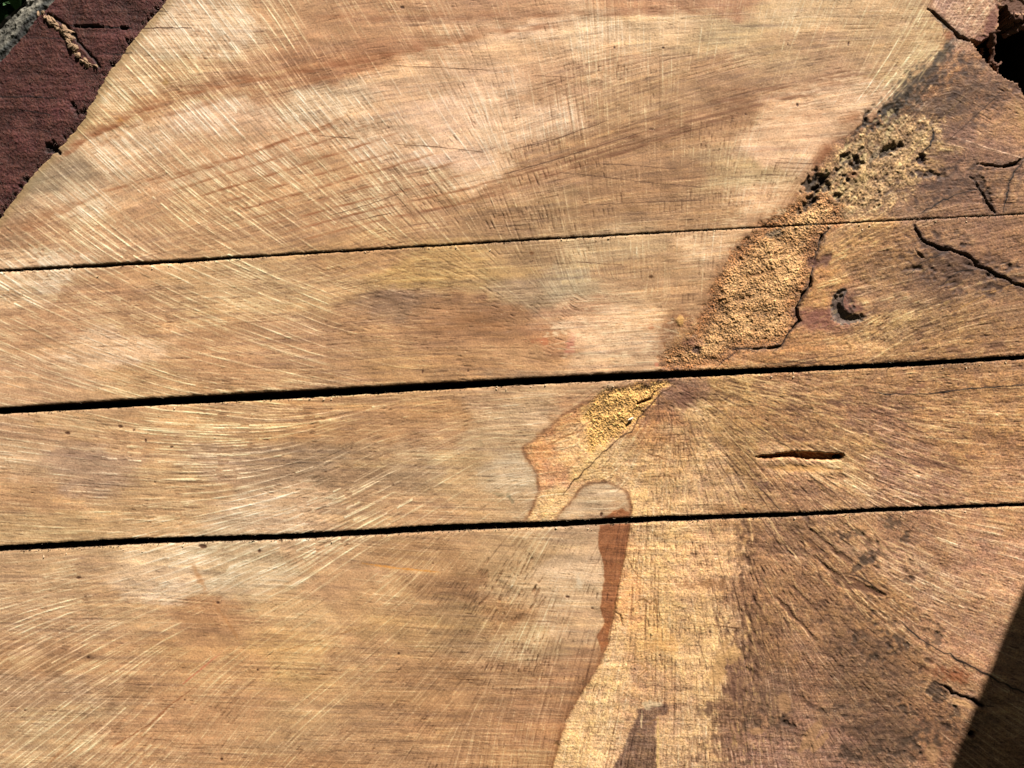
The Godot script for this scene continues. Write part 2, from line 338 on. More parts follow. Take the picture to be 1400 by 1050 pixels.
func tone_field(points: Array, reach: float, f: int, usual: Vector3, keep: float) -> PackedFloat32Array:
	var cw := TW / 8
	var ch := TH / 8
	var fc: PackedFloat32Array = fields[f][0]
	var fs: PackedFloat32Array = fields[f][1]
	var rows := []
	rows.resize(ch)
	var work := func(j: int):
		var row := PackedFloat32Array()
		row.resize(cw * 3)
		var y := inv_y((j + 0.5) * TH / ch)
		for i in cw:
			var x := inv_x((i + 0.5) * TW / cw)
			var wx := x + warp.get_noise_2d(x * 0.6, y * 1.5) * 40.0 + warp.get_noise_2d(x * 2.6, y * 4.0) * 16.0
			var wy := y + warp.get_noise_2d(x * 0.5 + 90.0, y * 1.3 + 400.0) * 16.0 + warp.get_noise_2d(x * 2.6 + 60.0, y * 4.0) * 9.0
			var sum := 0.0
			var r := 0.0
			var g := 0.0
			var b := 0.0
			var gi := clampi(int((y - YT) * 0.05), 0, GH - 1) * GW + clampi(int((x - XL) * 0.05), 0, GW - 1)
			var ca := fc[gi]
			var sa := fs[gi]
			for p in points:
				var ex: float = p[0] - wx
				var ey: float = p[1] - wy
				var dx := (ex * ca + ey * sa) * 0.5
				var dy := (ey * ca - ex * sa) * 1.15
				var w := 1.0 / (dx * dx + dy * dy + reach)
				w = w * w * w
				sum += w
				r += w * p[2]
				g += w * p[3]
				b += w * p[4]
			var mean := (r + g + b) / (usual.x + usual.y + usual.z)
			if f == 1:   # sound wood: calmer, a little lighter
				var calm := lerpf(sum, mean, 0.86) / mean * 1.02
				mean *= calm
				r *= calm
				g *= calm
				b *= calm
			row[i * 3] = lerpf(mean * usual.x, r, keep) / sum
			row[i * 3 + 1] = lerpf(mean * usual.y, g, keep) / sum
			row[i * 3 + 2] = lerpf(mean * usual.z, b, keep) / sum
		rows[j] = row
	WorkerThreadPool.wait_for_group_task_completion(WorkerThreadPool.add_group_task(work, ch, 4, true))
	var all := PackedFloat32Array()
	for r in rows:
		all.append_array(r)
	var im := Image.create_from_data(cw, ch, false, Image.FORMAT_RGBF, all.to_byte_array())
	im.resize(TW, TH, Image.INTERPOLATE_CUBIC)
	return im.get_data().to_float32_array()

# ---------------------------------------------------------------- directions: saw marks (0) and fine grain (1): x y degrees light dark
const SAW_MARKS := [
	[100, 100, 45, 1.0, 0.2], [250, 150, 46, 1.0, 0.2], [60, 330, 38, 0.9, 0.2], [200, 280, 40, 1.0, 0.2], [300, 60, 52, 0.9, 0.2], [150, 220, 43, 1.1, 0.2], [450, 30, 58, 0.5, 0.3], [450, 200, 48, 0.8, 0.3], [380, 290, 36, 0.5, 0.2], [600, 230, 50, 0.6, 0.6], [600, 80, 62, 0.5, 0.4], [700, 60, 75, 0.4, 0.3], [750, 150, 82, 0.5, 0.7], [720, 270, 70, 0.5, 1.1], [800, 280, 84, 0.6, 0.9], [860, 90, 89, 0.5, 0.3], [900, 200, 90, 0.4, 0.4], [1040, 240, -75, 0.3, 1.3], [960, 250, -86, 0.2, 1.0], [1000, 100, -80, 0.1, 0.1], [1150, 60, -70, 0.4, 0.2], [1230, 50, -62, 0.7, 0.3], [1250, 110, -48, 1.0, 0.4], [1100, 180, -60, 0.1, 0.1], [1200, 190, -45, 0.6, 0.5], [1110, 270, -52, 0.5, 0.5],
	[60, 450, 25, 0.7, 0.2], [200, 400, 27, 0.7, 0.2], [200, 480, 20, 0.7, 0.2], [300, 420, 22, 0.8, 0.2], [400, 420, 22, 0.8, 0.2], [500, 470, 15, 0.5, 0.2], [600, 470, 5, 0.2, 0.5], [100, 530, 17, 0.9, 0.2], [300, 520, 12, 0.8, 0.3], [700, 400, 40, 0.2, 0.3], [660, 440, 3, 0.1, 1.0], [760, 340, 75, 0.4, 0.6], [900, 340, 88, 0.5, 0.7], [940, 330, -84, 0.4, 0.8], [850, 430, -4, 0.4, 0.3],
	[60, 600, 8, 0.6, 0.3], [60, 700, 4, 0.6, 0.3], [250, 600, 3, 0.7, 0.4], [350, 680, -14, 0.8, 0.5], [300, 640, -3, 0.6, 0.4], [420, 685, -20, 0.9, 0.7], [500, 650, -28, 0.5, 0.6], [600, 640, -30, 0.5, 0.3], [650, 690, -35, 0.5, 0.2], [560, 600, -12, 0.4, 0.4], [700, 620, -4, 0.5, 0.2], [800, 690, 2, 0.2, 0.2],
	[100, 790, -12, 0.4, 0.2], [250, 790, -18, 0.9, 0.2], [350, 770, -22, 0.7, 0.3], [300, 830, -30, 0.5, 0.2], [100, 900, -28, 0.6, 0.2], [60, 980, -38, 0.9, 0.2], [200, 980, -45, 0.4, 0.4], [350, 900, -38, 0.4, 0.4], [300, 1000, -52, 0.4, 0.5], [450, 800, -35, 0.4, 0.3], [500, 850, -40, 0.4, 0.4], [650, 780, -55, 0.5, 1.1], [690, 820, -60, 0.6, 1.4], [720, 950, -72, 0.4, 1.1], [700, 1030, -82, 0.4, 0.9], [600, 930, -48, 0.5, 0.5], [780, 850, -70, 0.2, 0.9], [780, 780, -65, 0.1, 0.4], [800, 900, -75, 0.2, 0.8],
	[860, 800, -88, 0.2, 1.2], [900, 900, -90, 0.3, 1.3], [950, 950, 90, 0.3, 1.3], [830, 970, -78, 0.4, 1.5], [800, 1030, -78, 0.4, 1.4], [900, 640, -85, 0.2, 1.0], [850, 620, -50, 0.4, 0.8], [960, 800, 82, 0.3, 1.2], [1000, 900, 80, 0.7, 1.2], [920, 700, -88, 0.2, 1.0],
	[1080, 860, 55, 0.6, 1.0], [1060, 950, 85, 0.6, 0.8], [1130, 800, 45, 0.6, 1.0], [1200, 850, 40, 0.6, 1.0], [1160, 720, 38, 0.9, 0.9], [1250, 760, 25, 0.9, 0.7], [1350, 800, 20, 0.7, 0.6], [1250, 900, 35, 0.6, 0.8], [1150, 930, 48, 0.6, 0.9], [1350, 720, 10, 0.6, 0.6],
	[1080, 560, 22, 0.6, 0.8], [1200, 600, 22, 0.9, 0.8], [1150, 640, 30, 0.9, 0.7], [1250, 650, 20, 0.9, 0.7], [1050, 600, 45, 0.4, 0.8], [1040, 660, 50, 0.4, 0.7], [980, 560, 35, 0.4, 0.9], [1350, 600, 2, 0.4, 0.7], [1000, 530, 10, 0.5, 0.9], [1280, 560, 8, 0.6, 0.9], [1150, 540, 15, 0.7, 0.9],
	[1150, 330, -28, 0.7, 0.9], [1200, 380, -12, 0.6, 1.0], [1300, 350, -15, 0.3, 0.9], [1120, 440, -12, 0.5, 0.5], [1200, 460, -35, 0.9, 0.9], [1300, 430, -20, 0.6, 1.0], [1350, 470, -5, 0.5, 0.8], [1300, 220, 10, 0.4, 0.8], [1330, 150, 30, 0.4, 0.8], [1250, 280, -20, 0.5, 0.9]]
const GRAIN := [
	[100, 150, -3, 0.4, 0.5], [300, 30, 2, 0.4, 0.7], [400, 100, -14, 0.2, 0.9], [300, 200, -20, 0.2, 0.4], [150, 250, -25, 0.2, 0.6], [450, 260, -18, 0.3, 0.7], [500, 300, -14, 0.6, 0.9], [600, 60, -2, 0.5, 0.7], [600, 170, -12, 0.1, 0.2], [700, 240, -17, 0.8, 0.8], [800, 180, -18, 0.8, 0.8], [900, 140, -17, 0.9, 1.0], [1000, 100, -16, 1.0, 1.0], [1000, 30, -2, 0.2, 0.3], [900, 8, -1, 0.8, 0.9], [1100, 150, -10, 0.9, 0.7], [1150, 110, -10, 0.8, 0.9], [900, 280, -4, 1.0, 0.8], [700, 310, -3, 1.0, 0.9], [1000, 290, -6, 0.8, 0.5], [1150, 10, 0, 0.8, 0.8], [1080, 210, 3, 0.2, 0.5],
	[100, 450, -5, 0.6, 0.8], [300, 440, -4, 0.7, 0.9], [600, 380, -3, 0.6, 0.9], [900, 450, -4, 0.9, 0.7], [600, 480, -2, 0.8, 1.1], [100, 540, 8, 0.6, 0.5], [850, 360, -6, 0.6, 0.6],
	[700, 560, 3, 0.8, 0.8], [900, 560, -2, 0.8, 0.9], [600, 620, 2, 0.8, 0.8], [200, 620, 3, 0.9, 0.9], [300, 560, 2, 1.0, 1.0], [700, 640, 1, 0.9, 0.5], [1300, 560, -2, 0.8, 1.0],
	[300, 800, 4, 0.5, 0.6], [500, 800, 6, 0.6, 0.5], [300, 920, 2, 0.6, 0.6], [700, 800, 4, 0.7, 0.4], [700, 900, 0, 1.0, 0.8], [500, 950, 1, 0.8, 0.8], [100, 870, 1, 0.5, 0.8], [800, 1000, 2, 0.8, 0.5], [1000, 900, 3, 0.5, 0.6], [1100, 1000, 2, 0.8, 0.8], [1200, 740, 12, 0.5, 0.8], [1300, 800, 14, 0.5, 0.8], [1300, 380, -10, 0.6, 1.0], [1300, 200, -4, 0.4, 0.9]]

func direction_field(points: Array) -> Array:
	var out := [PackedFloat32Array(), PackedFloat32Array(), PackedFloat32Array(), PackedFloat32Array()]
	for j in GH:
		for i in GW:
			var x := XL + 20.0 * i + 10.0
			var y := YT + 20.0 * j + 10.0
			var c := 0.0
			var s := 0.0
			var l := 0.0
			var d := 0.0
			var sum := 0.0
			for p in points:
				var dx: float = p[0] - x
				var dy: float = p[1] - y
				var w := 1.0 / (dx * dx + dy * dy + 900.0)
				w *= w
				var a := deg_to_rad(2.0 * p[2])
				c += w * cos(a)
				s += w * sin(a)
				l += w * p[3]
				d += w * p[4]
				sum += w
			var half := atan2(s, c) * 0.5
			out[0].append(cos(half))
			out[1].append(sin(half))
			out[2].append(l / sum)
			out[3].append(d / sum)
	return out

# many short strokes that follow a field, in families of parallel marks as a chain saw leaves them;
# jobs are [count, shortest, longest, radius, strength (negative: dark), jitter, spacing, members, least share]; div: drawn that much coarser
func strokes(f: int, jobs: Array, seed_: int, div := 1.0) -> PackedFloat32Array:
	var r := RandomNumberGenerator.new()
	r.seed = seed_
	var arr := PackedFloat32Array()
	var w_ := int(TW / div)
	var h_ := int(TH / div)
	arr.resize(w_ * h_)
	var fc: PackedFloat32Array = fields[f][0]
	var fs: PackedFloat32Array = fields[f][1]
	for job in jobs:
		var dark: bool = job[4] < 0.0
		var share: PackedFloat32Array = fields[f][3 if dark else 2]
		var kr := int(ceil(job[3] * 1.1))
		for n in int(job[0]):
			var x0 := r.randf_range(-200.0, 1520.0)
			var y0 := r.randf_range(-90.0, 1150.0)
			var g0 := int((y0 - YT) * 0.05) * GW + int((x0 - XL) * 0.05)
			var here := share[g0]
			var chance := r.randf()
			var clump := warp.get_noise_2d(x0 * 0.8 + seed_ * 31.0, y0 * 0.8) * 1.8 + 0.75
			if not dark:
				here = here * 0.95 + 0.08
			if chance > here * clump or (job.size() > 8 and (here < job[8] or job[8] > 1.0 and (x0 < 790.0 or y0 < 560.0))):
				continue
			var members := 1 + r.randi() % int(job[7])
			var gap: float = job[6] * r.randf_range(0.85, 1.15)
			var family: float = r.randf_range(0.45, 1.0)
			for member in members:
				var off := (member - (members - 1) * 0.5) * gap * r.randf_range(0.9, 1.1)
				var slide := r.randfn(0.0, job[1] * 0.35)
				var x := x0 - fs[g0] * off + fc[g0] * slide
				var y := y0 + fc[g0] * off + fs[g0] * slide
				if x < -430.0 or x > 1900.0 or y < -190.0 or y > 1400.0:
					continue
				var steps := int(r.randf_range(job[1], job[2]) * r.randf_range(0.5, 1.0))
				var amp: float = job[4] * family * r.randf_range(0.4, 1.0) * clampf(0.35 + here * 0.75, 0.2, 1.2)
				var rad: float = job[3] * r.randf_range(0.8, 1.25)
				var ir2 := 1.0 / (rad * rad)
				var turn := r.randfn(0.0, job[5])
				var ct := cos(turn)
				var st := sin(turn)
				var ox := 0.0
				var oy := 0.0
				var beat := r.randf_range(0.05, 0.3)
				var shift := r.randf() * 6.0
				for k in steps:
					var gi := int((y - YT) * 0.05) * GW + int((x - XL) * 0.05)
					var dx := fc[gi] * ct - fs[gi] * st
					var dy := fs[gi] * ct + fc[gi] * st
					if k > 0 and dx * ox + dy * oy < 0.0:
						dx = -dx
						dy = -dy
					if k > 0:
						dx = dx * 0.2 + ox * 0.8
						dy = dy * 0.2 + oy * 0.8
					ox = dx
					oy = dy
					x += dx
					y += dy
					if x < -430.0 or x > 1900.0 or y < -190.0 or y > 1400.0:
						break
					if div > 1.0 and k % 2:
						continue
					var t := (k + 0.5) / steps
					var w := amp * minf(1.0, 5.0 * t * (1.0 - t)) * (0.75 + 0.25 * sin(k * beat + shift))
					var fx := tx(x) / div
					var fy := ty(y) / div
					var ix := int(fx)
					var iy := int(fy)
					for jy in range(maxi(iy - kr, 0), mini(iy + kr + 1, h_)):
						for jx in range(maxi(ix - kr, 0), mini(ix + kr + 1, w_)):
							var ex := jx + 0.5 - fx
							var ey := jy + 0.5 - fy
							var q := w * (1.0 - (ex * ex + ey * ey) * ir2)
							var o := jy * w_ + jx
							if dark:
								if q < arr[o]:
									arr[o] = q
							elif q > arr[o]:
								arr[o] = q
	if div > 1.0:
		var im := Image.create_from_data(w_, h_, false, Image.FORMAT_RF, arr.to_byte_array())
		im.resize(TW, TH, Image.INTERPOLATE_CUBIC)
		return im.get_data().to_float32_array()
	return arr

func noise_bytes(freq: float, octaves: int, seed_: int, sx := 1, sy := 1) -> PackedByteArray:
	var n := FastNoiseLite.new()
	n.seed = seed_
	n.frequency = freq
	n.fractal_octaves = octaves
	n.noise_type = FastNoiseLite.TYPE_SIMPLEX_SMOOTH
	var im := n.get_image(TW / sx, TH / sy, false, false, true)
	im.convert(Image.FORMAT_L8)
	if sx > 1 or sy > 1:
		im.resize(TW, TH, Image.INTERPOLATE_CUBIC)
	return im.get_data()

# ---------------------------------------------------------------- local features painted and carved into the face
func tint(o: int, c: Array, a: float) -> void:
	var i := o * 3
	rgb[i] = int(lerpf(rgb[i], c[0], a))
	rgb[i + 1] = int(lerpf(rgb[i + 1], c[1], a))
	rgb[i + 2] = int(lerpf(rgb[i + 2], c[2], a))

func stain_or_shading(cx: float, cy: float, rx: float, ry: float, deg: float, c: Array, strength: float, soft := 0.6, ragged := 0.5, depth := 0.0) -> void:  # mostly wood stains
	var reach := maxf(rx, ry) * (1.0 + ragged) + 2.0
	var ca := cos(deg_to_rad(deg))
	var sa := sin(deg_to_rad(deg))
	for j in range(clampi(int(ty(cy - reach)), 0, TH - 1), clampi(int(ty(cy + reach)) + 1, 0, TH)):
		var y := ys[j]
		for i in range(clampi(int(tx(cx - reach)), 0, TW - 1), clampi(int(tx(cx + reach)) + 1, 0, TW)):
			var x := xs[i]
			var u := ((x - cx) * ca + (y - cy) * sa) / rx
			var v := ((y - cy) * ca - (x - cx) * sa) / ry
			var d := u * u + v * v
			if d > 4.0:
				continue
			d = sqrt(d) + ragged * (warp.get_noise_2d(x * 2.4, y * 2.4) * 0.7 + grit.get_noise_2d(x * 0.8, y * 0.8) * 0.8)
			var a := smoothstep(1.0, 1.0 - soft, d)
			if a > 0.0:
				tint(j * TW + i, c, a * strength)
				if depth != 0.0:
					hgt[j * TW + i] -= depth * a

func crack(pts: Array, width: float, depth: float, halo := 0.3) -> void:
	line(pts, width * 5.0, [96, 70, 54], halo * 0.5, 0.0, 3.0)
	line(pts, width * 2.8, [76, 54, 42], halo * 0.7, 0.0, 2.0)
	line(pts, width, CRACK_SHADE, 0.92, depth, 2.2)  # shade inside the crack painted near black, besides its depth
	for k in pts.size() - 1:
		var a := Vector2(pts[k][0], pts[k][1])
		var b := Vector2(pts[k + 1][0], pts[k + 1][1])
		for n in 1 + int(a.distance_to(b) / 22.0):
			var p := a.lerp(b, rng.randf())
			var d := (b - a).normalized().rotated(rng.randf_range(0.3, 0.9) * (1.0 if rng.randf() < 0.5 else -1.0)) * rng.randf_range(5.0, 17.0)
			line([[p.x, p.y], [p.x + d.x * 0.5 + rng.randfn(), p.y + d.y * 0.5 + rng.randfn()], [p.x + d.x, p.y + d.y]], width * 0.4, CRACK_SHADE, 0.6, 0.0, 1.0)

# many small ragged marks scattered over a tilted patch of the face
func scatter(cx: float, cy: float, rx: float, ry: float, deg: float, count: int, long: float, wide: float, turn: float, c: Array, strength: float, depth := 0.0) -> void:
	for k in count:
		var a := rng.randf() * TAU
		var q := Vector2(cos(a) * rx, sin(a) * ry).rotated(deg_to_rad(deg)) * sqrt(rng.randf())
		var s := rng.randf_range(0.35, 1.0)
		stain_or_shading(cx + q.x, cy + q.y, long * s, wide * rng.randf_range(0.5, 1.0), turn + rng.randfn(0.0, 9.0), c, strength * rng.randf_range(0.4, 1.0), 0.8, 1.2, depth)

func line(pts: Array, width: float, c: Array, strength: float, depth := 0.0, jitter := 1.5) -> void:
	var p := PackedVector2Array()
	for k in pts.size() - 1:
		var a := Vector2(pts[k][0], pts[k][1])
		var b := Vector2(pts[k + 1][0], pts[k + 1][1])
		var n := maxi(1, int(a.distance_to(b) / 6.0))
		for m in n:
			p.append(a.lerp(b, m / float(n)) + Vector2(rng.randfn(0.0, 0.4), rng.randfn(0.0, 0.4)) * jitter * 1.1)
	p.append(Vector2(pts[-1][0], pts[-1][1]))
	var last := p.size() - 1
	for k in last:
		var a := p[k]
		var b := p[k + 1]
		var w := width * clampf(0.6 + 0.9 * warp.get_noise_2d(a.x * 2.5, a.y * 2.5) + rng.randfn(0.0, 0.06), 0.38, 1.1) * minf(1.0, 0.4 + 0.3 * minf(k, last - k))
		var m := w + 1.6
		var e := b - a
		for j in range(clampi(int(ty(minf(a.y, b.y) - m)), 0, TH - 1), clampi(int(ty(maxf(a.y, b.y) + m)) + 1, 0, TH)):
			for i in range(clampi(int(tx(minf(a.x, b.x) - m)), 0, TW - 1), clampi(int(tx(maxf(a.x, b.x) + m)) + 1, 0, TW)):
				var q := Vector2(xs[i], ys[j])
				var d := (q - a - e * clampf((q - a).dot(e) / (e.length_squared() + 1e-6), 0.0, 1.0)).length()
				var s := smoothstep(w + 0.55, w - 0.35, d)
				if s > 0.0:
					tint(j * TW + i, c, s * strength)
					if depth > 0.0 and width >= 1.3:
						hgt[j * TW + i] = minf(hgt[j * TW + i], -depth * s * clampf(w * 0.8 - 0.1, 0.25, 1.0))

func carve(pts: Array, depth: float, edge: float, c: Array, strength: float, ragged := 1.0) -> void:
	var poly := packed(pts)
	var lo := poly[0]
	var hi := poly[0]
	for q in poly:
		lo = lo.min(q)
		hi = hi.max(q)
	for j in range(clampi(int(ty(lo.y - 3.0)), 0, TH - 1), clampi(int(ty(hi.y + 3.0)) + 1, 0, TH)):
		var y := ys[j]
		for i in range(clampi(int(tx(lo.x - 3.0)), 0, TW - 1), clampi(int(tx(hi.x + 3.0)) + 1, 0, TW)):
			var x := xs[i]
			var d := outline_distance(x + grit.get_noise_2d(x * 1.3, y * 1.3) * 1.6 * ragged, y + grit.get_noise_2d(x * 1.3 + 50.0, y * 1.3) * 1.6 * ragged, poly)
			var s := smoothstep(-0.6, edge, d)
			if s > 0.0:
				hgt[j * TW + i] = minf(hgt[j * TW + i], -depth * s)
				tint(j * TW + i, c, smoothstep(-0.6, 1.2, d) * strength)

func sampled(a: PackedFloat32Array, x: float, y: float) -> float:
	var fx := clampf(tx(x) - 0.5, 0.0, TW - 1.01)
	var fy := clampf(ty(y) - 0.5, 0.0, TH - 1.01)
	var i := int(fx)
	var j := int(fy)
	var o := j * TW + i
	var u := fx - i
	return lerpf(lerpf(a[o], a[o + 1], u), lerpf(a[o + TW], a[o + TW + 1], u), fy - j)

func paint_face() -> void:
	warp.seed = 11
	warp.frequency = 0.012
	warp.fractal_octaves = 3
	grit.seed = 23
	grit.frequency = 0.11
	grit.fractal_octaves = 2
	swell.seed = 5
	swell.frequency = 0.004
	rng.seed = 77
	for i in TW:
		xs.append(inv_x(i + 0.5))
	for j in TH:
		ys.append(inv_y(j + 0.5))
	fields = [direction_field(SAW_MARKS), direction_field(GRAIN)]
	# saw marks, fine grain and short fibres
	var plan := [
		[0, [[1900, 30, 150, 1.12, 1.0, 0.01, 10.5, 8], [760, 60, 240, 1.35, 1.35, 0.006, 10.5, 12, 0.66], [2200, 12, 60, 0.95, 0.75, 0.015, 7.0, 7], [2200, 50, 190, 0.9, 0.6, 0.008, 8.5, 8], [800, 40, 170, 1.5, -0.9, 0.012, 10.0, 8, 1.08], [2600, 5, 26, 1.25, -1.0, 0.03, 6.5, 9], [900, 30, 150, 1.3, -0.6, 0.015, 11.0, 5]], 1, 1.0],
		[1, [[5200, 30, 190, 0.9, 0.85, 0.012, 6.0, 3], [4500, 14, 90, 0.95, -0.85, 0.012, 6.0, 3], [6000, 4, 22, 1.1, -1.0, 0.03, 4.0, 3]], 2, 1.0],
		[1, [[90000, 3, 11, 0.9, -1.1, 0.1, 3.0, 2], [60000, 3, 12, 0.9, 0.95, 0.1, 3.0, 2]], 3, 1.0],
		[0, [[40000, 3, 13, 0.95, -1.0, 0.06, 3.0, 2], [34000, 3, 16, 0.95, 0.95, 0.06, 3.0, 2]], 4, 1.0],
		[1, [[3600, 40, 280, 1.5, 0.9, 0.012, 9.0, 3], [4200, 40, 280, 1.4, -0.95, 0.012, 8.0, 3]], 5, 2.0]]
	results.resize(plan.size())
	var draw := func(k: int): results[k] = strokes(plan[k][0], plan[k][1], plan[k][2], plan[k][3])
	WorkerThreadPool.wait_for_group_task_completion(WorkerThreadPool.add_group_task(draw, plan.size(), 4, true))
	sap = tone_field(SAP_TONES + SAP_TONES_LOW, 90.0, 1, Vector3(201, 156, 117), 0.58)
	heart = tone_field(HEART_TONES, 120.0, 0, Vector3(174, 130, 97), 0.72)
	zones = {"heart": zone_map(HEART, 0.9), "pocket": zone_map(POCKET, 1.0), "crust": zone_map(CRUST, 2.0), "lens": zone_map(LENS, 0.8), "tongue": zone_map(TONGUE, 0.7), "block": zone_map(BLOCK, 0.7)}
	var za: PackedFloat32Array = zones.heart
	var zp: PackedFloat32Array = zones.pocket
	var zc: PackedFloat32Array = zones.crust
	var zl: PackedFloat32Array = zones.lens
	var zt: PackedFloat32Array = zones.tongue
	var zk: PackedFloat32Array = zones.block
	var n1 := noise_bytes(0.012, 3, 101)
	var n2 := noise_bytes(0.05, 3, 102)
	var n3 := noise_bytes(0.19, 2, 103)
	var n4 := noise_bytes(0.06, 3, 104, 9, 1)
	var n5 := noise_bytes(0.33, 1, 105)
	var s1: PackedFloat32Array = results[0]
	var s2: PackedFloat32Array = results[1]
	var s3: PackedFloat32Array = results[2]
	var s4: PackedFloat32Array = results[3]
	var s6: PackedFloat32Array = results[4]
	var rows := []
	rows.resize(TH)
	var work := func(j: int):
		var y := ys[j]
		var out := PackedByteArray()
		out.resize(TW * 3)
		var ho := PackedFloat32Array()
		ho.resize(TW)
		var bo := PackedFloat32Array()
		bo.resize(TW)
		var be := bark_edge(y)
		var re := rind_edge(y)
		for i in TW:
			var o := j * TW + i
			var x := xs[i]
			var a := (n1[o] - 128.0) / 110.0
			var b := (n2[o] - 128.0) / 110.0
			var c := (n3[o] - 128.0) / 110.0
			var d := (n4[o] - 128.0) / 110.0
			var e := (n5[o] - 128.0) / 110.0
			var r: float
			var g: float
			var bl: float
			var h: float
			var bu: float
			if x < be + 2.0:
				if x < re:
					# grey outer bark, falling away round the log
					var f := clampf((re - x) / 59.0, 0.0, 1.0)
					var v := 0.8 + 0.25 * b + 0.15 * c + 0.2 * a
					var dk := smoothstep(0.25, 0.0, absf(f - 0.12 - 0.08 * a))
					r = lerpf(132.0, 62.0, dk) * v
					g = lerpf(126.0, 62.0, dk) * v
					bl = lerpf(112.0, 58.0, dk) * v
					h = -4.0 - 30.0 * f * f + 2.5 * b + 1.0 * c
				else:
					var v := 1.0 + 0.2 * a + 0.16 * b + 0.2 * c + 0.05 * d + 0.16 * e
					r = 78.0 * v
					g = (44.0 + 3.0 * b) * v
					bl = (38.0 + 3.0 * a) * v
					h = -3.5 - 2.0 * smoothstep(12.0, 0.0, be - x) + 1.2 * a + 0.6 * b + 0.4 * c + 0.2 * d
				bu = 0.5 + 0.06 * c + 0.07 * e + 0.08 * d
			else:
				var p := o * 3
				var dh := za[o]
				var m := smoothstep(-1.4, 1.4, dh)
				r = lerpf(sap[p], heart[p], m)
				g = lerpf(sap[p + 1], heart[p + 1], m)
				bl = lerpf(sap[p + 2], heart[p + 2], m)
				# the brown rim of the decay
				if dh > -26.0 and dh < 9.0:
					var rim := exp(-(dh + 1.2) * (dh + 1.2) / 7.0) * (0.62 + 0.35 * b)
					if dh < 0.0:
						rim = maxf(rim, exp(-dh * dh / (130.0 if y < 490.0 or y > 880.0 else 18.0)) * (0.46 + 0.2 * b))
					rim = clampf(rim, 0.0, 0.9)
					r = lerpf(r, 124.0, rim)
					g = lerpf(g, 78.0, rim)
					bl = lerpf(bl, 46.0, rim)
				if zt[o] > -2.0:
					var t := smoothstep(-1.2, 1.2, zt[o]) * 0.9
					r = lerpf(r, 146.0 + 10.0 * b, t)
					g = lerpf(g, 88.0 + 9.0 * b, t)
					bl = lerpf(bl, 52.0 + 8.0 * b, t)
				if zk[o] > -2.0:
					var t := smoothstep(-1.5, 2.5, zk[o]) * 0.85
					r = lerpf(r, 112.0, t)
					g = lerpf(g, 82.0, t)
					bl = lerpf(bl, 64.0, t)
				var rough := m
				var rot := 0.0
				if zp[o] > -18.0:
					rot = smoothstep(-7.0, 9.0, zp[o] + 6.0 * b + 4.0 * c)
					var side := smoothstep(0.0, 26.0, zp[o])
					r = lerpf(r, lerpf(154.0, 188.0, side) + 14.0 * a, rot)
					g = lerpf(g, lerpf(104.0, 141.0, side) + 14.0 * a, rot)
					bl = lerpf(bl, lerpf(64.0, 92.0, side) + 11.0 * a, rot)
				if zl[o] > -15.0:
					var t := smoothstep(-6.0, 7.0, zl[o] + 5.0 * b + 3.0 * c)
					rot = maxf(rot, t)
					r = lerpf(r, 206.0, t)
					g = lerpf(g, 156.0, t)
					bl = lerpf(bl, 90.0, t)
				var cru := 0.0
				if zc[o] > -18.0 and rot < 0.9:
					cru = smoothstep(-4.0, 12.0, zc[o] + 9.0 * b + 5.0 * c) * (1.0 - rot)
					r = lerpf(r, 182.0 + 34.0 * b, cru * 0.8)
					g = lerpf(g, 144.0 + 33.0 * b, cru * 0.8)
					bl = lerpf(bl, 100.0 + 28.0 * b, cru * 0.8)
				var lift := 1.0 + 0.05 * rough * (1.0 - rot)
				r *= lift
				g *= lift
				bl *= lift
				var k := 1.0 - 0.65 * rot - 0.25 * cru
				# clean wood: soft mottle; heartwood: coarser, pores and purple cast
				var amp := lerpf(0.5, 1.0, rough)
				var v := 1.0 + amp * (0.04 * a + 0.07 * b + 0.13 * c + 0.15 * e) + 0.09 * d + rot * (0.09 * a + 0.1 * b + 0.13 * c + 0.16 * e - 0.4 * smoothstep(0.45, 1.0, -c) * smoothstep(-0.3, 0.5, b) + 0.2 * smoothstep(0.5, 1.0, c)) + cru * (0.1 * b + 0.16 * c)
				var hue := rough * (1.0 - rot) * (0.02 * a + 0.035 * b) + (1.0 - rough) * 0.04 * s6[o]
				r *= v * (1.0 + 0.3 * hue)
				g *= v * (1.0 + 0.6 * hue)
				bl *= v * (1.0 - 0.7 * hue)
				var gr := lerpf(0.75, 0.8, rough)
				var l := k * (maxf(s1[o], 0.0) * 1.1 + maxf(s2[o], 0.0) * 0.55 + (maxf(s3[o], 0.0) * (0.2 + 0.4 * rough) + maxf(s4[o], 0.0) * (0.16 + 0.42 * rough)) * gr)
				var q := k * (minf(s1[o], 0.0) * 0.6 + minf(s2[o], 0.0) * 0.62 + (minf(s3[o], 0.0) * (0.24 + 0.62 * rough) + minf(s4[o], 0.0) * (0.16 + 0.6 * rough)) * gr)
				q = maxf(q, -0.85)
				v = 1.0 + k * s6[o] * 0.21
				r *= v * (1.0 + 0.70 * q)
				g *= v * (1.0 + 0.80 * q)
				bl *= v * (1.0 + 0.86 * q)
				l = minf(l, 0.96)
				r = lerpf(r, minf(r * 1.22 + 54.0, 255.0), l)  # pale torn fibres; brightness of sunlit saw ridges is put into the colour too
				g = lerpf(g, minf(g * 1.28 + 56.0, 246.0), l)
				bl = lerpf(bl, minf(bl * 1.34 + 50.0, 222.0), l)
				var near := smoothstep(22.0, 4.0, x - be)
				r = lerpf(r, 158.0, near * 0.75)
				g = lerpf(g, 128.0, near * 0.75)
				bl = lerpf(bl, 88.0, near * 0.75)
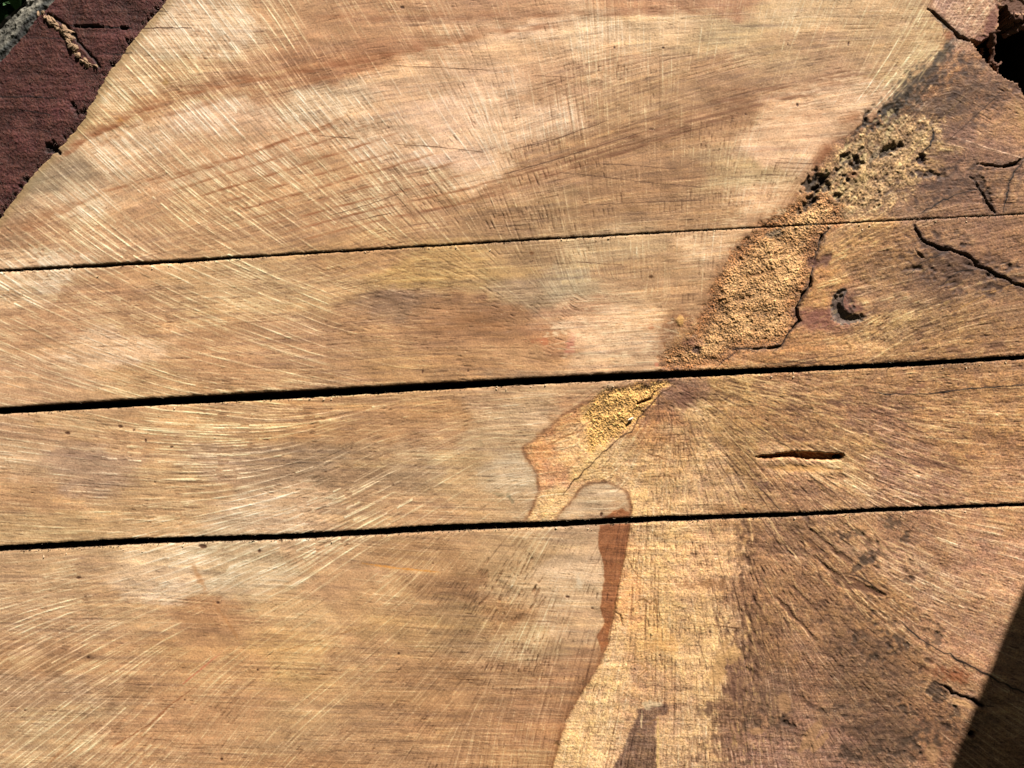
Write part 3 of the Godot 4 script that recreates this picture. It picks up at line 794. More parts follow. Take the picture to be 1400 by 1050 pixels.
				h = 1.0 * a + k * (0.25 * maxf(s1[o], 0.0) + 0.8 * minf(s1[o], 0.0) + 0.3 * s2[o] + 0.3 * rough * s4[o] + 0.45 * rough * s3[o]) + rough * (0.3 * b + 0.16 * c)
				h += rot * (-2.4 + 1.2 * a + 1.0 * b + 0.4 * c + 0.35 * e - 1.8 * smoothstep(0.45, 1.0, -c) * smoothstep(-0.2, 0.5, b)) + cru * (-0.5 + 0.7 * a + 0.7 * b + 0.35 * c + 0.4 * e - 1.6 * smoothstep(0.5, 1.0, -c))
				bu = 0.5 + k * (0.07 * maxf(s1[o], 0.0) + 0.14 * minf(s1[o], 0.0) + 0.07 * s2[o] + 0.07 * s3[o] + 0.08 * rough * s4[o]) + lerpf(0.012, 0.022, rough) * c + lerpf(0.014, 0.03, rough) * e + rot * 0.12 * e
			out[i * 3] = clampi(int(r), 3, 255)
			out[i * 3 + 1] = clampi(int(g), 3, 255)
			out[i * 3 + 2] = clampi(int(bl), 3, 255)
			ho[i] = h
			bo[i] = bu
		rows[j] = [out, ho, bo]
	WorkerThreadPool.wait_for_group_task_completion(WorkerThreadPool.add_group_task(work, TH, 4, true))
	for r in rows:
		rgb.append_array(r[0])
		hgt.append_array(r[1])
		bump_map.append_array(r[2])
	results.clear()

const CRACK_SHADE := [34, 24, 18]  # shade in cracks, painted into the face colour
const SOOT := [72, 56, 44]

# a soft brown growth band along a polyline, sharper on its lower side
func band(pts: Array, up: float, down: float, c: Array, strength: float) -> void:
	for k in pts.size() - 1:
		var a := Vector2(pts[k][0], pts[k][1])
		var b := Vector2(pts[k + 1][0], pts[k + 1][1])
		var e := (b - a).normalized()
		var n := Vector2(-e.y, e.x)
		var length := a.distance_to(b)
		for j in range(clampi(int(ty(minf(a.y, b.y) - up)), 0, TH - 1), clampi(int(ty(maxf(a.y, b.y) + up)) + 1, 0, TH)):
			for i in range(clampi(int(tx(minf(a.x, b.x) - 3.0)), 0, TW - 1), clampi(int(tx(maxf(a.x, b.x) + 3.0)) + 1, 0, TW)):
				var q := Vector2(xs[i], ys[j])
				var t := (q - a).dot(e)
				if xs[i] < a.x or xs[i] >= b.x:
					continue
				var wob := warp.get_noise_2d(q.x * 1.2, q.y * 1.2 + 300.0)
				var d := (q - a).dot(n) + wob * minf(5.0, up * 0.4)
				var s := (1.0 - smoothstep(0.0, down, d)) if d > 0.0 else (1.0 - smoothstep(0.0, up, -d))
				if s <= 0.0:
					continue
				s *= (0.65 + 1.1 * warp.get_noise_2d(q.x * 1.6 + 80.0, q.y * 7.0)) * strength
				if k == 0:
					s *= smoothstep(0.0, length * 0.6, t)
				if k == pts.size() - 2:
					s *= smoothstep(length, length * 0.4, t)
				if s > 0.0:
					tint(j * TW + i, c, clampf(s, 0.0, 0.9))

func mark_face() -> void:
	var rust := [150, 96, 62]
	band([[70, 232], [120, 192], [200, 150], [300, 118], [400, 102], [500, 84], [580, 66], [700, 44], [800, 36]], 17.0, 4.0, rust, 0.75)
	band([[110, 215], [200, 165], [320, 132], [440, 108], [540, 84]], 7.0, 3.0, rust, 0.5)
	band([[380, 22], [520, 26], [640, 24], [760, 20], [900, 18], [1060, 10]], 14.0, 6.0, rust, 0.4)
	band([[60, 306], [140, 262], [230, 240], [330, 214], [430, 180], [480, 158]], 5.0, 3.0, rust, 0.55)
	band([[10, 330], [60, 300], [130, 262]], 16.0, 8.0, rust, 0.4)
	for k in 9:
		var y := 268.0 + k * 9.5 + rng.randf_range(-2.0, 2.0)
		band([[180 + k * 24, y - 6], [300 + k * 26, y - 42], [420 + k * 28, y - 86 + k * 2], [500 + k * 30, y - 118 + k * 3]], rng.randf_range(2.5, 5.0), 2.0, rust, rng.randf_range(0.5, 0.9))
	for k in 16:
		var y := 318.0 - k * 9.0 + rng.randf_range(-3.0, 3.0)
		var x := 520.0 + k * 22.0
		band([[x, y - 12], [x + 150, y - 52], [x + 300, y - 100 + k], [x + 430, y - 142 + k * 3.0]], rng.randf_range(2.0, 5.0), 1.6, [124, 82, 54], rng.randf_range(0.35, 0.7))
	for k in 7:
		var y := 120.0 + k * 14.0
		band([[960 + k * 10, y + 6], [1060, y], [1150, y - 6]], 3.5, 2.0, [160, 106, 72], rng.randf_range(0.3, 0.5))
	band([[620, 300], [760, 292], [900, 286], [1020, 280]], 12.0, 6.0, [140, 100, 64], 0.35)
	band([[560, 440], [640, 444], [740, 450]], 22.0, 22.0, [152, 102, 62], 0.4)
	# grey and rosy stains in the clean wood
	stain_or_shading(780, 468, 9, 20, 5, [198, 118, 98], 0.55, 0.8, 0.5)
	stain_or_shading(740, 466, 16, 6, 0, [182, 98, 62], 0.45, 0.8, 0.8)
	stain_or_shading(890, 446, 6, 5, 0, [176, 110, 72], 0.6, 0.7)
	stain_or_shading(897, 499, 5, 5, 0, [206, 120, 90], 0.6, 0.7)
	stain_or_shading(890, 378, 4, 3.5, 0, [96, 62, 36], 0.8, 0.5, 0.2)
	stain_or_shading(727, 346, 4, 3.5, 0, [120, 78, 44], 0.7, 0.5, 0.2)
	stain_or_shading(537, 411, 26, 7, 14, [122, 92, 68], 0.5, 0.9)
	stain_or_shading(700, 683, 5, 11, -35, [112, 104, 78], 0.7, 0.8, 0.8)
	stain_or_shading(680, 676, 16, 4, 10, [132, 118, 88], 0.45, 0.9, 0.8)
	stain_or_shading(658, 600, 5, 24, 4, [150, 128, 94], 0.35, 0.9)
	stain_or_shading(48, 246, 26, 13, -35, [136, 122, 98], 0.4, 0.95)
	stain_or_shading(20, 325, 22, 14, -35, [142, 122, 96], 0.35, 0.95)
	stain_or_shading(272, 790, 6, 30, -28, [172, 118, 74], 0.6, 0.9)
	stain_or_shading(310, 850, 4, 40, -35, [168, 116, 70], 0.5, 0.9)
	stain_or_shading(792, 797, 7, 16, -20, [228, 208, 178], 0.65, 0.9)
	stain_or_shading(226, 112, 8, 6, 0, [160, 118, 62], 0.5, 0.9)
	stain_or_shading(165, 165, 8, 6, 0, [206, 140, 62], 0.5, 0.9)
	line([[270, 936], [232, 965], [205, 990], [155, 1020]], 1.6, [142, 88, 54], 0.6, 0.0, 0.5)
	line([[305, 890], [250, 935]], 1.2, [196, 116, 84], 0.6, 0.0, 0.4)
	line([[350, 900], [420, 880], [520, 850]], 1.0, [150, 104, 60], 0.35, 0.0, 0.4)
	line([[120, 992], [90, 1022], [60, 1050]], 1.2, [150, 100, 62], 0.5, 0.0, 0.4)
	line([[495, 770], [545, 777], [600, 782]], 1.4, [214, 142, 64], 0.55, 0.0, 0.4)
	line([[607, 928], [660, 930]], 0.8, [80, 50, 28], 0.7, 1.5, 0.4)
	for p in [[278, 747, 8, 3], [355, 753, 3, 3], [121, 899, 3, 2.4], [298, 824, 2.4, 2], [545, 894, 1.8, 1.8], [107, 790, 4, 1.6], [352, 916, 1.6, 2], [164, 583, 4, 2], [183, 588, 3, 1.6], [92, 592, 4, 2], [199, 602, 2, 3], [235, 611, 3, 1.4], [212, 659, 2, 1.4], [480, 613, 2.4, 2], [822, 703, 2.4, 3], [1018, 697, 3, 2.4], [840, 65, 2, 2], [907, 65, 2.4, 1.6], [1020, 156, 2.4, 1.8], [1090, 143, 2.4, 3], [1077, 61, 1.4, 1.6], [902, 896, 2.6, 1.8], [810, 832, 2.4, 1.6], [776, 816, 3, 1.6], [640, 507, 1.6, 2.4], [578, 508, 1.4, 3], [34, 971, 2, 1.4], [252, 957, 1.8, 1.4], [303, 1038, 2, 2.4], [592, 770, 2, 1.6], [355, 280, 2, 1.6], [550, 10, 4, 2], [892, 177, 8, 1.2], [1160, 60, 1.4, 4]]:
		stain_or_shading(p[0], p[1], p[2], p[3], 10.0 - 20.0 * fmod(p[0], 2.0), [74, 44, 28], 0.85, 0.5, 0.4, 0.8)
	# hairline checks in the clean wood
	for l in [[[760, 235], [820, 241], [880, 249], [960, 256]], [[535, 197], [590, 200], [660, 208]], [[425, 184], [470, 188], [490, 190]], [[800, 224], [850, 225], [925, 231]], [[725, 103], [785, 106]], [[535, 90], [640, 94], [670, 96]], [[880, 180], [840, 193], [770, 215], [690, 238]], [[700, 205], [760, 190], [830, 165]], [[450, 295], [500, 281], [545, 265]], [[480, 303], [540, 290]], [[790, 358], [850, 362]], [[815, 280], [890, 276], [960, 274]], [[1060, 222], [1120, 224]], [[1040, 238], [1090, 240]]]:
		line(l, 0.55, [82, 54, 36], 0.8, 0.0, 0.6)
	# dark band and pits along the heart's upper border
	stain_or_shading(1240, 120, 17, 60, 42, [84, 72, 54], 0.6, 0.95, 0.6)
	stain_or_shading(1290, 72, 8, 34, 38, [74, 66, 52], 0.7, 0.8, 0.6)
	stain_or_shading(1215, 152, 20, 9, -30, [54, 46, 36], 0.8, 0.6, 0.8, 1.0)
	stain_or_shading(1232, 140, 34, 8, -48, [60, 52, 40], 0.7, 0.7, 0.7)
	stain_or_shading(1280, 135, 22, 12, -45, [120, 84, 58], 0.5, 0.8)
	stain_or_shading(1298, 47, 11, 9, 0, [150, 84, 54], 0.5, 0.9)
	stain_or_shading(1222, 161, 24, 9, -20, [150, 96, 56], 0.6, 0.8)
	stain_or_shading(1164, 160, 26, 10, -20, [152, 96, 58], 0.6, 0.9)
	stain_or_shading(1126, 210, 10, 26, 38, [142, 86, 52], 0.65, 0.8)
	stain_or_shading(1217, 205, 22, 8, -22, [60, 50, 42], 0.9, 0.6, 0.6, 4.0)
	stain_or_shading(1196, 213, 20, 6, -48, [128, 120, 112], 0.6, 0.7, 0.6)
	stain_or_shading(1171, 226, 9, 14, 35, [52, 42, 34], 0.9, 0.6, 0.8, 4.0)
	stain_or_shading(1155, 218, 9, 8, 0, [56, 46, 34], 0.85, 0.5, 0.8, 3.0)
	stain_or_shading(1165, 238, 12, 8, 0, [150, 96, 56], 0.6, 0.7)
	stain_or_shading(1112, 250, 20, 12, -35, [56, 44, 32], 0.85, 0.6, 1.0, 3.0)
	stain_or_shading(1130, 256, 12, 8, -40, [50, 40, 30], 0.8, 0.6, 1.0, 3.0)
	stain_or_shading(1104, 278, 18, 7, -50, [72, 54, 36], 0.75, 0.6, 1.0, 2.0)
	stain_or_shading(1146, 267, 9, 6, 10, [52, 42, 32], 0.8, 0.5, 0.8, 3.0)
	stain_or_shading(1150, 258, 8, 14, 30, [214, 184, 124], 0.7, 0.7, 0.8)
	stain_or_shading(1185, 240, 26, 9, -35, [208, 178, 118], 0.5, 0.8, 0.9)
	stain_or_shading(1260, 218, 7, 8, 0, [46, 32, 30], 0.9, 0.5, 0.6, 4.0)
	stain_or_shading(1275, 237, 18, 7, 12, [62, 50, 42], 0.75, 0.7, 0.9, 2.0)
	stain_or_shading(1290, 215, 34, 14, 10, [120, 84, 74], 0.5, 0.9, 0.8)
	stain_or_shading(1345, 262, 9, 28, -28, [58, 42, 34], 0.75, 0.7, 0.9, 1.5)
	stain_or_shading(1310, 180, 26, 18, 0, [112, 80, 68], 0.5, 0.9, 0.8)
	stain_or_shading(1060, 318, 20, 9, -40, [98, 84, 66], 0.7, 0.7, 0.7)
	crack([[1334, 226], [1357, 227], [1374, 228], [1391, 223], [1402, 216]], 1.5, 8.0)
	crack([[1327, 241], [1340, 257], [1350, 276], [1361, 291]], 1.9, 8.0, 0.6)
	crack([[1276, 166], [1276, 183], [1277, 191], [1270, 201], [1260, 209]], 1.2, 5.0, 0.15)
	line([[1368, 127], [1330, 162], [1294, 194]], 1.0, [70, 48, 36], 0.75, 3.0, 0.6)
	line([[1330, 118], [1290, 160], [1240, 205]], 0.9, [206, 170, 110], 0.5, 0.0, 0.6)
	line([[1268, 185], [1235, 222]], 1.1, [222, 190, 126], 0.6, 0.0, 0.6)
	line([[1135, 246], [1113, 270]], 1.3, [226, 196, 136], 0.7, 0.0, 0.6)
	line([[1178, 240], [1150, 270]], 1.0, [226, 196, 136], 0.6, 0.0, 0.6)
	# split that runs down to the bark pocket, and the pocket
	crack([[1269, 11], [1285, 26], [1298, 38], [1312, 50], [1326, 56]], 1.9, 14.0, 0.4)
	stain_or_shading(1288, 30, 6, 20, -48, [88, 78, 66], 0.6, 0.6, 0.6, 1.0)
	stain_or_shading(1356, 30, 10, 36, 14, [112, 66, 54], 0.75, 0.6, 0.4, 1.0)
	stain_or_shading(1345, 52, 18, 6, -18, [104, 62, 52], 0.7, 0.6, 0.5, 1.0)
	stain_or_shading(1390, 8, 26, 14, 0, [92, 58, 40], 0.8, 0.6, 0.5, 2.0)
	stain_or_shading(1395, 158, 8, 34, -20, [188, 146, 96], 0.7, 0.8, 0.5)
	stain_or_shading(1392, 120, 16, 16, 0, [96, 66, 52], 0.7, 0.8, 0.7, 1.0)
	carve(VOID, 130.0, 3.0, [26, 18, 14], 0.95, 1.0)  # hollow also coloured near black to deepen the shade inside
	stain_or_shading(1248, 128, 92, 24, -44, [66, 52, 40], 0.75, 0.95, 0.8)
	stain_or_shading(1200, 205, 90, 40, -40, [96, 74, 52], 0.3, 0.95, 1.0)
	stain_or_shading(1150, 235, 70, 18, -44, [84, 62, 46], 0.35, 0.95, 0.9)
	stain_or_shading(1318, 128, 74, 56, 0, [84, 62, 50], 0.55, 0.95, 0.8)
	stain_or_shading(1300, 252, 90, 40, -10, [78, 58, 48], 0.5, 0.95, 0.9)
	stain_or_shading(1370, 240, 40, 40, 0, [100, 74, 58], 0.3, 0.95, 0.8)
	# old dark staining and pale straw flecks along the border of the heart
	scatter(1235, 125, 85, 22, -42, 46, 15, 5, -44, [58, 46, 34], 0.55)
	scatter(1200, 160, 60, 14, -36, 26, 12, 5, -40, [44, 34, 26], 0.6, 0.8)
	scatter(1140, 245, 60, 18, -42, 30, 9, 4, -44, [48, 36, 26], 0.7, 1.2)
	scatter(1300, 150, 50, 50, 0, 40, 11, 4, -30, [70, 50, 40], 0.5)
	scatter(1290, 235, 70, 40, -20, 60, 12, 4, -24, [64, 46, 38], 0.5)
	scatter(1330, 110, 36, 40, 30, 24, 9, 4, 20, [66, 48, 38], 0.5)
	scatter(1190, 220, 80, 40, -35, 80, 8, 2.0, -42, [222, 192, 136], 0.6)
	scatter(1180, 200, 70, 18, -42, 26, 11, 4, -44, [226, 198, 142], 0.55)
	scatter(1190, 250, 70, 34, -30, 60, 5, 2.4, -30, [70, 50, 34], 0.7, 1.0)
	scatter(1320, 250, 80, 60, 0, 60, 9, 2.0, -6, [196, 150, 108], 0.45)
	# second slab: cracks round the crumbled pocket, dark knot hole
	crack([[1136, 311], [1124, 323], [1117, 346], [1111, 369], [1109, 386], [1099, 403], [1089, 423], [1093, 439], [1080, 454], [1069, 474], [1049, 476], [1017, 477], [1004, 478]], 1.4, 8.0, 0.3)
	stain_or_shading(1308, 350, 60, 16, 22, [92, 66, 52], 0.55, 0.9, 0.9)
	stain_or_shading(1340, 366, 26, 8, 28, [60, 46, 40], 0.7, 0.8, 0.9, 1.0)
	stain_or_shading(1340, 395, 40, 10, -8, [84, 62, 50], 0.6, 0.9, 1.0)
	stain_or_shading(1255, 360, 46, 9, -24, [110, 80, 56], 0.6, 0.9, 0.8)
	crack([[1250, 308], [1263, 329], [1280, 339], [1300, 341], [1320, 349], [1343, 366], [1366, 377], [1384, 386], [1402, 392]], 1.9, 10.0, 0.75)
	line([[1251, 340], [1262, 352]], 1.4, CRACK_SHADE, 0.7, 6.0)
	line([[1402, 383], [1350, 402], [1300, 428]], 0.9, [190, 142, 84], 0.6, 0.0, 0.6)
	stain_or_shading(1128, 354, 20, 10, -26, [104, 68, 56], 0.8, 0.5, 0.5, 0.8)
	stain_or_shading(1112, 358, 8, 8, 0, [104, 68, 56], 0.75, 0.5, 0.5, 0.5)
	stain_or_shading(1120, 436, 36, 20, 12, [132, 82, 68], 0.55, 0.8, 0.5)
	stain_or_shading(1172, 424, 22, 12, 12, [136, 84, 68], 0.65, 0.8, 0.6)
	stain_or_shading(1152, 420, 24, 31, 20, [112, 72, 66], 0.5, 0.6, 0.3)
	stain_or_shading(1180, 410, 16, 5, 10, [204, 160, 104], 0.6, 0.8, 0.6)
	carve(HOOK, 5.0, 7.0, [92, 82, 74], 0.72, 2.2)
	scatter(1152, 425, 16, 22, 20, 40, 5, 2.0, 60, [54, 46, 42], 0.6, 0.6)
	scatter(1150, 428, 14, 20, 20, 26, 4, 1.6, 60, [150, 136, 120], 0.5)
	line([[1155, 400], [1152, 412], [1154, 421], [1163, 429], [1176, 433]], 1.0, CRACK_SHADE, 0.8, 5.0, 0.8)
	stain_or_shading(1145, 428, 6, 9, 20, [96, 88, 78], 0.7, 0.9, 0.6)
	stain_or_shading(1360, 472, 24, 8, -6, [112, 78, 58], 0.7, 0.8, 0.8)
	stain_or_shading(1310, 478, 20, 5, 0, [120, 82, 60], 0.6, 0.8, 0.8)
	stain_or_shading(930, 437, 8, 8, 0, [206, 158, 92], 0.8, 0.4, 0.5, -1.0)
	stain_or_shading(918, 455, 12, 34, 10, [128, 92, 66], 0.55, 0.9, 0.4)
	stain_or_shading(945, 470, 18, 14, 0, [116, 78, 62], 0.65, 0.9, 0.6)
	stain_or_shading(954, 478, 8, 6, 0, [64, 44, 36], 0.8, 0.6, 0.6, 2.0)
	line([[1010, 478], [975, 505]], 1.2, [78, 50, 32], 0.8, 4.0)
	stain_or_shading(1330, 345, 40, 30, 0, [150, 106, 80], 0.35, 0.9, 0.6)
	stain_or_shading(1310, 365, 100, 34, 12, [84, 62, 50], 0.45, 0.95, 0.9)
	stain_or_shading(1240, 410, 90, 26, -14, [104, 76, 58], 0.35, 0.95, 0.9)
	scatter(1310, 360, 90, 40, 16, 110, 13, 3.5, 8, [70, 50, 40], 0.5, 0.5)
	scatter(1180, 350, 60, 40, 0, 50, 10, 2.4, -26, [92, 64, 44], 0.5, 0.5)
	scatter(1250, 430, 140, 45, 0, 120, 11, 2.2, -20, [86, 60, 44], 0.42)
	scatter(1230, 420, 140, 60, 0, 120, 10, 1.8, -24, [214, 172, 112], 0.45)
	scatter(1050, 400, 55, 80, 20, 70, 4, 2.6, 0, [104, 66, 34], 0.6, 1.2)
	scatter(1060, 380, 55, 80, 20, 50, 4, 2.2, 0, [222, 172, 104], 0.55, -0.6)
	scatter(1055, 395, 50, 80, 18, 110, 10, 1.5, -8, [120, 80, 44], 0.5, 0.5)
	scatter(1055, 395, 50, 80, 18, 90, 11, 1.4, -8, [222, 180, 122], 0.5)
	# third slab: crack under the golden lens, slot, long check
	line([[927, 523], [907, 536], [897, 546], [874, 572], [862, 590], [843, 603], [814, 629], [794, 649], [770, 676]], 1.1, [70, 44, 24], 0.75, 3.0, 2.6)
	line([[905, 528], [888, 545], [872, 552]], 2.0, [88, 52, 26], 0.75, 8.0, 2.0)
	line([[802, 592], [790, 590], [770, 598], [745, 610]], 1.2, [150, 98, 56], 0.6, 0.0, 1.0)
	stain_or_shading(740, 618, 22, 30, 10, [196, 124, 70], 0.4, 0.9, 0.6)
	stain_or_shading(845, 655, 10, 5, 30, [140, 100, 66], 0.6, 0.8, 0.5)
	stain_or_shading(938, 545, 18, 22, 10, [122, 82, 66], 0.55, 0.9, 0.6)
	line([[876, 612], [884, 620], [900, 624], [912, 628]], 1.1, [128, 84, 48], 0.7, 1.5, 1.6)
	line([[950, 540], [966, 546], [990, 547], [1000, 540]], 1.2, [96, 66, 42], 0.7, 3.0, 1.0)
	stain_or_shading(1096, 640, 64, 7, 2, [204, 152, 92], 0.8, 0.7, 0.4, 1.0)  # sawdusted slope under the slot, its sunlit look painted pale
	carve(SLOT, 11.0, 1.6, [150, 84, 42], 0.9, 0.7)
	stain_or_shading(1148, 625, 6, 4, 0, [24, 18, 14], 0.8, 0.5, 0.3, 8.0)  # shade at the deep end of the slot painted near black
	stain_or_shading(1041, 664, 18, 11, 20, [92, 62, 56], 0.65, 0.9, 0.5)
	line([[1031, 661], [1045, 674], [1066, 697]], 1.1, [48, 32, 24], 0.85, 5.0, 0.6)
	line([[1020, 562], [1043, 586], [1083, 617]], 1.3, [214, 176, 110], 0.5, 0.0, 0.6)
	line([[1094, 634], [1118, 660], [1143, 684]], 1.2, [104, 78, 50], 0.6, 2.5, 0.8)
	line([[1040, 580], [1075, 612]], 1.2, [104, 78, 50], 0.5, 2.0, 0.6)
	line([[1189, 536], [1217, 539], [1257, 539], [1286, 537], [1329, 531], [1402, 526]], 1.2, CRACK_SHADE, 0.85, 6.0, 1.0)
	stain_or_shading(1245, 532, 26, 6, -20, [122, 80, 60], 0.7, 0.8, 0.6)
	for p in [[1150, 550, 30, 7, 8], [1250, 558, 22, 4, 0], [1210, 602, 46, 5, 20], [1290, 636, 40, 5, 16], [1240, 632, 30, 4, 14], [1090, 600, 30, 5, 8], [1330, 625, 14, 6, 6]]:
		stain_or_shading(p[0], p[1], p[2], p[3], p[4], [108, 74, 58], 0.6, 0.8, 0.8)
	crack([[1402, 216], [1380, 246], [1372, 290]], 0.9, 4.0, 0.3)
	crack([[1340, 257], [1300, 268], [1262, 290]], 0.8, 3.0, 0.3)
	crack([[1343, 366], [1310, 372], [1284, 392]], 0.8, 3.0, 0.35)
	crack([[1300, 341], [1272, 352], [1240, 376]], 0.7, 2.0, 0.35)
	scatter(1120, 575, 190, 55, 6, 150, 13, 1.9, 12, [92, 62, 42], 0.45, 0.3)
	scatter(1150, 590, 200, 60, 12, 130, 26, 1.2, 22, [226, 186, 128], 0.6)
	scatter(1330, 590, 80, 70, 0, 70, 12, 1.8, 2, [110, 74, 50], 0.45)
	scatter(960, 600, 70, 80, 0, 60, 9, 1.8, 0, [140, 96, 58], 0.4)
	scatter(950, 620, 60, 90, 10, 50, 24, 1.3, 96, [150, 108, 62], 0.4, 0.4)
	# pale cream streaks beside the decay
	scatter(835, 458, 85, 40, 0, 70, 42, 1.6, -4, [240, 208, 166], 0.6)
	scatter(1120, 150, 80, 46, -30, 70, 40, 1.5, -9, [240, 204, 164], 0.55)
	scatter(1040, 275, 46, 34, -40, 40, 30, 1.5, -5, [240, 206, 162], 0.55)
	scatter(960, 335, 40, 16, 0, 24, 30, 1.5, -5, [240, 206, 162], 0.55)
	scatter(1240, 95, 40, 22, -45, 30, 26, 1.4, -48, [232, 204, 150], 0.6)
	# rays that fan out from the pith to the right and downwards
	for k in 230:
		var a := deg_to_rad(rng.randf_range(-6.0, 84.0))
		var r0 := rng.randf_range(50.0, 360.0)
		var r1 := r0 + rng.randf_range(25.0, 110.0)
		var pale := k % 5 < 3
		var bend := rng.randfn(0.0, 0.02)
		line([[918 + cos(a) * r0, 508 + sin(a) * r0], [918 + cos(a + bend) * (r0 + r1) * 0.5, 508 + sin(a + bend) * (r0 + r1) * 0.5], [918 + cos(a) * r1, 508 + sin(a) * r1]], 0.8 if pale else 1.0, [232, 194, 138] if pale else [84, 56, 38], rng.randf_range(0.3, 0.65), 0.0, 1.0)
	# fourth slab
	scatter(1012, 880, 34, 175, 2, 190, 17, 3.2, 84, [98, 68, 50], 0.55, 0.3)
	scatter(1028, 930, 36, 130, 0, 130, 14, 2.0, 82, [224, 180, 120], 0.55)
	scatter(985, 985, 44, 70, 10, 80, 10, 3.0, 84, [104, 74, 54], 0.5)
	scatter(1150, 760, 130, 46, 20, 110, 14, 2.8, 40, [84, 58, 44], 0.45, 0.4)
	scatter(1210, 760, 150, 60, 10, 90, 22, 1.3, 30, [222, 182, 132], 0.55)
	stain_or_shading(1210, 900, 90, 44, 28, [84, 62, 48], 0.42, 0.95, 0.9)
	stain_or_shading(1230, 1005, 130, 36, -4, [80, 58, 46], 0.45, 0.95, 0.9)
	stain_or_shading(1130, 740, 90, 26, 34, [92, 66, 50], 0.38, 0.95, 0.9)
	stain_or_shading(1060, 960, 50, 50, 0, [94, 68, 54], 0.35, 0.95, 0.9)
	scatter(1210, 880, 110, 60, 20, 140, 12, 3.0, 34, [70, 50, 38], 0.5, 0.5)
	scatter(1200, 1000, 150, 50, 0, 130, 13, 3.2, 8, [66, 48, 38], 0.48, 0.4)
	scatter(1190, 950, 180, 110, 0, 160, 7, 1.4, 36, [214, 168, 124], 0.5)
	scatter(1080, 880, 60, 110, 10, 70, 18, 1.6, 58, [86, 58, 42], 0.45, 0.5)
	scatter(880, 860, 60, 150, 0, 60, 7, 2.0, 0, [160, 112, 62], 0.4)
	scatter(690, 810, 60, 50, -30, 50, 14, 1.7, -60, [112, 74, 46], 0.55, 0.8)
	scatter(1320, 960, 36, 14, 22, 30, 4, 2.0, 24, [224, 182, 140], 0.7, -0.8)
	line([[862, 712], [857, 745], [847, 795], [838, 845], [832, 880]], 1.3, [116, 72, 38], 0.7, 1.5, 0.8)
	line([[857, 760], [866, 778], [872, 788], [880, 792]], 1.2, [120, 78, 42], 0.7, 2.0, 1.4)
	line([[838, 836], [848, 842], [853, 856]], 1.3, [110, 72, 40], 0.75, 2.5, 1.6)
	line([[868, 825], [880, 818], [890, 826], [898, 820], [897, 836]], 1.2, [126, 86, 46], 0.7, 2.0, 2.0)
	line([[858, 905], [878, 907], [885, 916], [872, 925], [872, 940]], 1.0, [150, 108, 62], 0.6, 1.5, 1.6)
	stain_or_shading(950, 800, 56, 7, -4, [150, 104, 66], 0.6, 0.8, 0.7)
	line([[965, 853], [1000, 858], [1020, 860]], 1.1, [96, 62, 36], 0.7, 2.5, 0.8)
	stain_or_shading(905, 880, 34, 20, 10, [214, 156, 88], 0.45, 0.9, 0.6)
	stain_or_shading(983, 915, 12, 42, 16, [190, 146, 96], 0.8, 0.4, 0.5)
	stain_or_shading(1000, 898, 12, 16, 0, [194, 150, 98], 0.7, 0.5, 0.5)
	stain_or_shading(1008, 942, 14, 22, 20, [104, 72, 58], 0.5, 0.9, 1.0)
	stain_or_shading(970, 968, 8, 12, 0, [104, 74, 56], 0.75, 0.6, 0.6)
	stain_or_shading(888, 963, 18, 6, -4, [226, 200, 158], 0.7, 0.7, 0.9)
	line([[878, 972], [877, 994]], 1.8, [226, 196, 148], 0.7, 0.0, 0.6)
	line([[900, 980], [899, 1050]], 2.0, [220, 180, 118], 0.7, 0.0, 0.8)
	stain_or_shading(762, 1020, 6, 10, 0, [120, 84, 46], 0.7, 0.7, 0.7, 1.0)
	for p in [[1187, 764, 12, 8, -30, 0.85], [1173, 777, 8, 5, 0, 0.6], [1225, 718, 24, 9, 25, 0.7], [1238, 735, 10, 6, 0, 0.6], [1150, 733, 12, 8, 0, 0.65], [1172, 728, 8, 5, 0, 0.5], [1217, 867, 26, 4, 24, 0.75], [1170, 876, 10, 8, 0, 0.7], [1192, 897, 14, 9, 30, 0.75], [1220, 892, 7, 8, 0, 0.5], [1281, 875, 10, 6, 20, 0.6], [1278, 946, 18, 10, 12, 0.85], [1245, 970, 16, 9, 10, 0.7], [1306, 976, 8, 7, 0, 0.6], [1258, 1008, 12, 16, -40, 0.75], [1245, 1018, 20, 9, 0, 0.6], [1200, 1026, 30, 8, -6, 0.6], [1170, 1035, 26, 7, 0, 0.6], [1246, 1037, 10, 6, 0, 0.7], [1282, 1018, 10, 12, 0, 0.6], [1030, 985, 14, 20, 10, 0.5], [1020, 1040, 8, 8, 0, 0.5], [1060, 990, 20, 10, 0, 0.45], [1227, 825, 5, 3, 0, 0.7], [1237, 792, 8, 5, 0, 0.5], [1255, 915, 8, 6, 0, 0.5]]:
		stain_or_shading(p[0], p[1], p[2] * 1.15, p[3] * 1.15, p[4] + 12.0, SOOT, p[5] * 0.9, 0.95, 1.3, 0.5)
	for l in [[[1100, 716], [1140, 752], [1165, 770]], [[1112, 760], [1160, 800], [1210, 814]], [[1150, 785], [1180, 800], [1206, 815]], [[1080, 800], [1116, 832]], [[1060, 815], [1110, 870]]]:
		line(l, 3.4, [108, 74, 54], 0.55, 1.0, 2.0)
	line([[1150, 784], [1172, 787], [1192, 800], [1212, 813]], 1.0, [62, 42, 30], 0.8, 3.0, 1.2)
	crack([[1232, 852], [1257, 873], [1286, 890], [1320, 906], [1360, 929], [1402, 948]], 1.1, 7.0, 0.12)
	stain_or_shading(1303, 924, 30, 14, 22, [136, 76, 44], 0.65, 0.8, 0.7)
	stain_or_shading(1275, 918, 24, 10, 10, [134, 84, 56], 0.5, 0.9, 0.8)
	stain_or_shading(1318, 960, 24, 8, 20, [206, 158, 110], 0.85, 0.5, 0.4)  # sunlit ledge under the flake, painted as a pale spot
